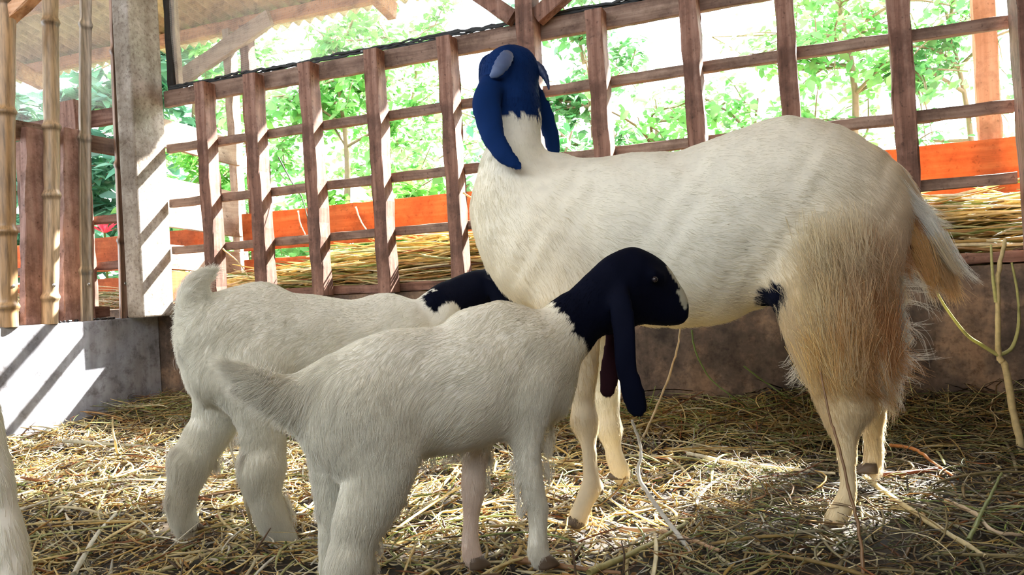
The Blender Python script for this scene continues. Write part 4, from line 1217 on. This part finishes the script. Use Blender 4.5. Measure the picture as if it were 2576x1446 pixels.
stalk('straw_stalk', [fz(238, 1300), fz(270, 1225, .02), fz(300, 1165, .03)], .0042, OLV, 'greenish stalk lying below the short upright stub at left')
stalk('straw_stalk', [fz(637, 1335), (620, 1270, 1.70), (598, 1190, 1.72), (578, 1112, 1.74)], .0042, PALE, 'slim pale stalk standing between the rear kid\'s hind legs')
stalk('straw_stalk', [fz(185, 1446, .02), fz(240, 1350, .025), fz(292, 1290, .02)], .0060, (.80, .78, .66), 'broad pale stalk lying at the lower left')
stalk('straw_stalk', [fz(2178, 1200, .02), fz(2255, 1258, .025), fz(2350, 1320, .025), fz(2480, 1400, .02)], .0075, YEL, 'thick yellow stalk lying right of the adult\'s hind hooves')
stalk('straw_stalk', [fz(1740, 1082, .012), fz(1900, 1085, .015), fz(2050, 1098, .015), fz(2160, 1108, .01)], .0068, (.70, .62, .32), 'long yellow stalk along the wall foot behind the adult\'s belly')
stalk('straw_stalk', [fz(2230, 1100, .012), fz(2330, 1092, .015), fz(2460, 1078, .012)], .0055, (.62, .52, .22), 'yellow stalk along the wall foot right of the adult')
stalk('straw_stalk', [fz(1730, 1140, .02), fz(1850, 1165, .02), fz(2000, 1180, .018), fz(2100, 1192, .015)], .0060, PALE, 'pale stalk pointing at the adult\'s near hind leg')
stalk('straw_stalk', [fz(1290, 1405, .02), fz(1400, 1422, .022), fz(1560, 1442, .02)], .0062, BRN, 'brown twig lying at the lower middle of the straw')
stalk('straw_stalk', [fz(1480, 1440, .03), fz(1560, 1405, .03), fz(1650, 1360, .03), fz(1730, 1312, .02)], .0060, OLV, 'olive stalk lying before the adult\'s front hooves')
stalk('straw_stalk', [fz(2240, 1120, .02), fz(2300, 1130, .03), fz(2350, 1165, .02), fz(2410, 1205, .015)], .0055, (.60, .25, .07), 'curled orange-brown leaf blade on the straw at right', 'leaf')
stalk('straw_stalk', [fz(2180, 1195, .018), fz(2270, 1190, .02), fz(2365, 1178, .015)], .0070, (.32, .12, .07), 'dark reddish stalk behind the adult\'s hind hooves')
stalk('straw_stalk', [fz(2380, 1260, .02), fz(2450, 1290, .02), fz(2500, 1335, .02), fz(2572, 1345, .01)], .0055, (.66, .52, .36), 'bent pale-brown stalk at the lower right')
stalk('straw_stalk', [fz(2435, 1360, .015), fz(2480, 1270, .03), fz(2520, 1190, .04)], .0045, (.34, .40, .16), 'green stalk crossing the bent one at the lower right')
stalk('straw_stalk', [fz(160, 1110, .015), fz(330, 1120, .02), fz(430, 1135, .01)], .0070, (.72, .70, .55), 'thick pale stalk lying in the dark corner below the left wall')
stalk('straw_stalk', [fz(1560, 1330, .02), fz(1680, 1340, .02), fz(1810, 1385, .015)], .0060, (.62, .40, .24), 'tan stalk lying right of the adult\'s front hoof')
d0 = 2.15
stalk('green_stem', [(1740, 830, 2.60), (1752, 890, 2.59), (1790, 955, 2.58), (1860, 1010, 2.56), fz(1905, 1045)], .0032, (.16, .24, .06), 'thin green stem drooping against the back wall under the belly', 'stem')
stalk('green_stem', [(1870, 920, 2.50), (1930, 965, 2.5), (1990, 1005, 2.5), fz(2060, 1050)], .0030, (.14, .20, .06), 'second thin green stem against the wall by the hind leg', 'stem')
stalk('straw_stalk', [(2370, 590, 2.72), (2440, 600, 2.60), (2525, 608, 2.46)], .0070, (.80, .70, .40), 'pale stalk hanging over the wall top at the right end of the trough')
stalk('straw_stalk', [(2332, 560, 2.82), (2338, 540, 2.80), (2345, 520, 2.80)], .0060, (.86, .80, .60), 'stub of pale stalk poking up from the trough beside the tail')
for pts, c, lb in [([(700, 395, 3.62), (735, 460, 3.6), (764, 510, 3.58), (790, 640, 3.5)], (.05, .12, .05), 'dark thin stem slanting behind the third grid square'),
                   ([(560, 625, 3.5), (600, 660, 3.5), (628, 700, 3.45)], (.85, .66, .34), 'curled dry leaf blade in the trough behind the second upright'),
                   ([(750, 530, 3.5), (755, 560, 3.5), (768, 590, 3.5)], (.85, .80, .66), 'pale forked stalk against the orange board'),
                   ([(895, 520, 3.4), (910, 560, 3.4), (940, 600, 3.4)], (.85, .80, .66), 'pale thin stalk leaning on the orange board'),
                   ([(1165, 485, 3.1), (1200, 505, 3.1), (1215, 520, 3.1)], (.85, .66, .34), 'dry stalk just left of the adult\'s chest')]:
    stalk('straw_stalk', pts, .0035, c, lb)

# ------------------------------------------------------------------ trees and shrubs outside
def plant(name, label, cat, x, y, z0, H, Wd, nleaf, size, col, nbr=14, group=None, hollow=.0, seed=0, lean=0.0, zmin=.15, long=1.6):
    r = np.random.default_rng(seed)
    e = empty(name, (x, y, z0), label, cat, group)
    paths = []; rad = []; tips = []
    tr = np.array([[x, y, z0], [x + lean * .3 + r.normal(0, .05), y, z0 + H * .3], [x + lean * .6 + r.normal(0, .1), y + r.normal(0, .1), z0 + H * .6], [x + lean, y, z0 + H * .9]])
    T = smooth_path(tr, 20); paths.append(T); rad.append(np.linspace(.035, .008, 20) * (H / 2.5))
    for b in range(nbr):
        t = r.uniform(zmin, 1.0); p0 = T[int(t * 19)]
        a = r.uniform(0, 2 * np.pi); up = r.uniform(.0, .7)
        L1 = Wd * r.uniform(.5, 1.0) * (1.15 - .5 * t)
        d = np.array([math.cos(a), math.sin(a) * .7, up]) * L1
        P = smooth_path([p0, p0 + d * .5 + r.normal(0, .05, 3), p0 + d + r.normal(0, .08, 3) + np.array([0, 0, -.12 * L1])], 12)
        paths.append(P); rad.append(np.linspace(.012, .003, 12))
        for s_ in range(4):
            q0 = P[r.integers(3, 12)]; dd = r.normal(0, 1, 3) * .22 * L1
            P2 = smooth_path([q0, q0 + dd * .6, q0 + dd + np.array([0, 0, -.04])], 7)
            paths.append(P2); rad.append(np.linspace(.005, .0015, 7)); tips.append(P2)
        tips.append(P[3:])
    V, Fq, Cc = tubes_mesh(paths, rad, [np.array([.3, .22, .14])] * len(paths), 5)
    mesh_obj('trunk', V, Fq, M['bark'], e, True)
    # leaves along the twigs
    pts = np.concatenate(tips)
    c = pts[r.integers(0, len(pts), nleaf)] + r.normal(0, .055 + hollow, (nleaf, 3)) * np.array([1, 1, .8])
    c[:, 2] = np.maximum(c[:, 2], z0 + .05)
    yaw = r.uniform(0, 2 * np.pi, nleaf); dr = r.uniform(-.9, .5, nleaf)
    a = np.stack([np.cos(yaw) * np.cos(dr), np.sin(yaw) * np.cos(dr), np.sin(dr)], -1)
    sd = np.cross(a, r.normal(0, .5, (nleaf, 3)) + np.array([0, 0, 1.0])); sd /= np.linalg.norm(sd, axis=1)[:, None]
    nm = np.cross(sd, a)
    L1 = size * r.uniform(.6, 1.3, nleaf)[:, None]; w = L1 * .5 / long
    # 8 vertices: base, two widths each side, tip, midrib points
    v = np.stack([c, c + a * L1 * .35 + sd * w * .95 + nm * w * .25, c + a * L1 * .7 + sd * w * .7 + nm * w * .15 - nm * L1 * .04, c + a * L1 - nm * L1 * .12,
                  c + a * L1 * .7 - sd * w * .7 + nm * w * .15 - nm * L1 * .04, c + a * L1 * .35 - sd * w * .95 + nm * w * .25, c + a * L1 * .35, c + a * L1 * .7 - nm * L1 * .04], 1)
    q = np.array([[0, 6, 1, 1], [1, 6, 7, 2], [2, 7, 3, 3], [0, 5, 6, 6], [5, 4, 7, 6], [4, 3, 7, 7]])
    tri = np.array([[0, 1, 6], [1, 2, 7], [1, 7, 6], [2, 3, 7], [0, 6, 5], [5, 6, 7], [5, 7, 4], [4, 7, 3]])
    Fq = (np.arange(nleaf)[:, None, None] * 8 + tri[None]).reshape(-1, 3)
    cc_ = np.repeat(np.array(col)[None] * r.uniform(.65, 1.2, (nleaf, 1)) * (1 + r.normal(0, .08, (nleaf, 3))), 8, 0)
    mesh_obj('foliage', v.reshape(-1, 3), Fq, M['leaf'], e, False, np.clip(cc_, .01, .95))
    return e


GA = (.20, .48, .10); GB = (.18, .40, .17); GC = (.27, .56, .20); GD = (.16, .36, .24)


def at(px, py, Y): return hit(px, py, 1, Y)


x = at(820, 300, 5.0)[0]
plant('tree', 'dense pale green tree behind the left half of the grid', 'tree', x, 5.1, -.36, 3.2, 1.4, 9500, .085, GC, 34, 'trees beyond the fence', seed=1)
x = at(1000, 350, 4.7)[0]
plant('shrub', 'bushy green shrub low behind the fourth and fifth uprights', 'shrub', x, 4.6, -.36, 1.65, .85, 4600, .085, GA, 26, 'shrubs beyond the fence', seed=2)
x = at(690, 420, 4.4)[0]
plant('shrub', 'feathery light green shrub behind the second grid column', 'shrub', x, 4.4, -.36, 1.55, .6, 4800, .055, GC, 26, 'shrubs beyond the fence', seed=3, long=3.0)
x = at(470, 350, 4.6)[0]
plant('shrub', 'leafy green shrub behind the pale divider boards', 'shrub', x - .1, 4.8, -.36, 2.2, .7, 3400, .11, GA, 22, 'shrubs beyond the fence', seed=4, long=3.2)
x = at(470, 170, 6.0)[0]
plant('tree', 'green tree seen through the net between pillar and outer posts', 'tree', x, 6.2, -.36, 4.0, 1.5, 5200, .11, GC, 30, 'trees beyond the fence', seed=5)
x = at(150, 260, 5.4)[0]
plant('tree', 'bluish-green broad-leaved tree behind the bamboo poles', 'tree', x, 5.4, -.36, 3.4, 1.7, 6500, .19, GD, 34, 'trees beyond the fence', seed=6, long=2.0)
x = at(240, 450, 4.2)[0]
plant('shrub', 'broad-leaved shrub seen low between the bamboo canes', 'shrub', x, 4.3, -.36, 1.5, .5, 420, .12, GB, 12, 'shrubs beyond the fence', seed=16, long=2.2)
x = at(1450, 300, 4.6)[0]
plant('shrub', 'loose twiggy shrub to the right of the adult goat\'s head', 'shrub', x, 4.5, -.36, 1.95, .7, 3200, .075, GB, 30, 'shrubs beyond the fence', seed=8)
x = at(1420, 200, 5.2)[0]
plant('tree', 'small twiggy tree with bluish leaves just right of the raised head', 'tree', x, 5.5, -.36, 3.1, .8, 3000, .08, GB, 28, 'trees beyond the fence', seed=21, zmin=.35)
x = at(1640, 260, 4.6)[0]
plant('shrub', 'sparse twiggy shrub above the adult goat\'s shoulders', 'shrub', x, 4.7, -.36, 2.15, .85, 3300, .075, GC, 30, 'shrubs beyond the fence', seed=9)
x = at(1900, 200, 4.8)[0]
plant('shrub', 'thin pale shrub above the middle of the adult goat\'s back', 'shrub', x, 4.9, -.36, 2.1, .9, 3200, .07, GC, 30, 'shrubs beyond the fence', seed=10)
x = at(2080, 100, 4.8)[0]
plant('tree', 'light leafy tree top above the adult goat\'s hip', 'tree', x, 4.8, -.36, 3.0, .9, 2800, .07, GC, 26, 'trees beyond the fence', seed=11, zmin=.4)
x = at(2400, 200, 4.8)[0]
plant('tree', 'thin branches with small leaves at the right between the last uprights', 'tree', x, 5.0, -.36, 2.5, .85, 2000, .065, GB, 26, 'trees beyond the fence', seed=12, zmin=.3)
x = at(1240, 80, 6.2)[0]
plant('tree', 'distant tree tip beside the raised head under the knee brace', 'tree', x, 6.8, -.36, 3.6, .7, 700, .10, GD, 14, 'trees beyond the fence', seed=13, zmin=.4)
x = at(1040, 120, 7)[0]
plant('tree', 'hazy bright tree further off behind the fifth upright', 'tree', x - .3, 7.6, -.36, 3.6, 1.7, 4200, .10, GC, 28, 'trees beyond the fence', seed=14)
# red cordyline blossom low at the left
x = at(262, 565, 3.9)
e = empty('red_flower', (x[0], 3.9, -.36), 'small red-leaved plant between the bamboo canes above the orange board', 'flower')
paths = [np.array([[x[0], 3.9, -.36], [x[0] + .01, 3.9, .3], [x[0], 3.9, x[2] - .05]])]
V, Fq, Cc = tubes_mesh(paths, [np.full(3, .008)], [np.array([.2, .3, .1])], 6); mesh_obj('stem', V, Fq, M['leaf'], e, True, Cc)
VV = []; FF = []
for k in range(16):
    a = k * 2.4; el = .3 + .06 * k; c0 = np.array([x[0], 3.9, x[2] - .06]); dv = np.array([math.cos(a) * math.cos(el), math.sin(a) * math.cos(el), math.sin(el)])
    sd = np.cross(dv, [0, 0, 1]); sd /= np.linalg.norm(sd); L1 = .14; b = len(VV)
    VV += [c0, c0 + dv * L1 * .5 + sd * .014, c0 + dv * L1 - np.array([0, 0, .03]), c0 + dv * L1 * .5 - sd * .014]; FF.append((b, b + 1, b + 2, b + 3))
mesh_obj('leaves', VV, FF, M['leaf'], e, False, np.tile([.75, .06, .10], (len(VV), 1)))
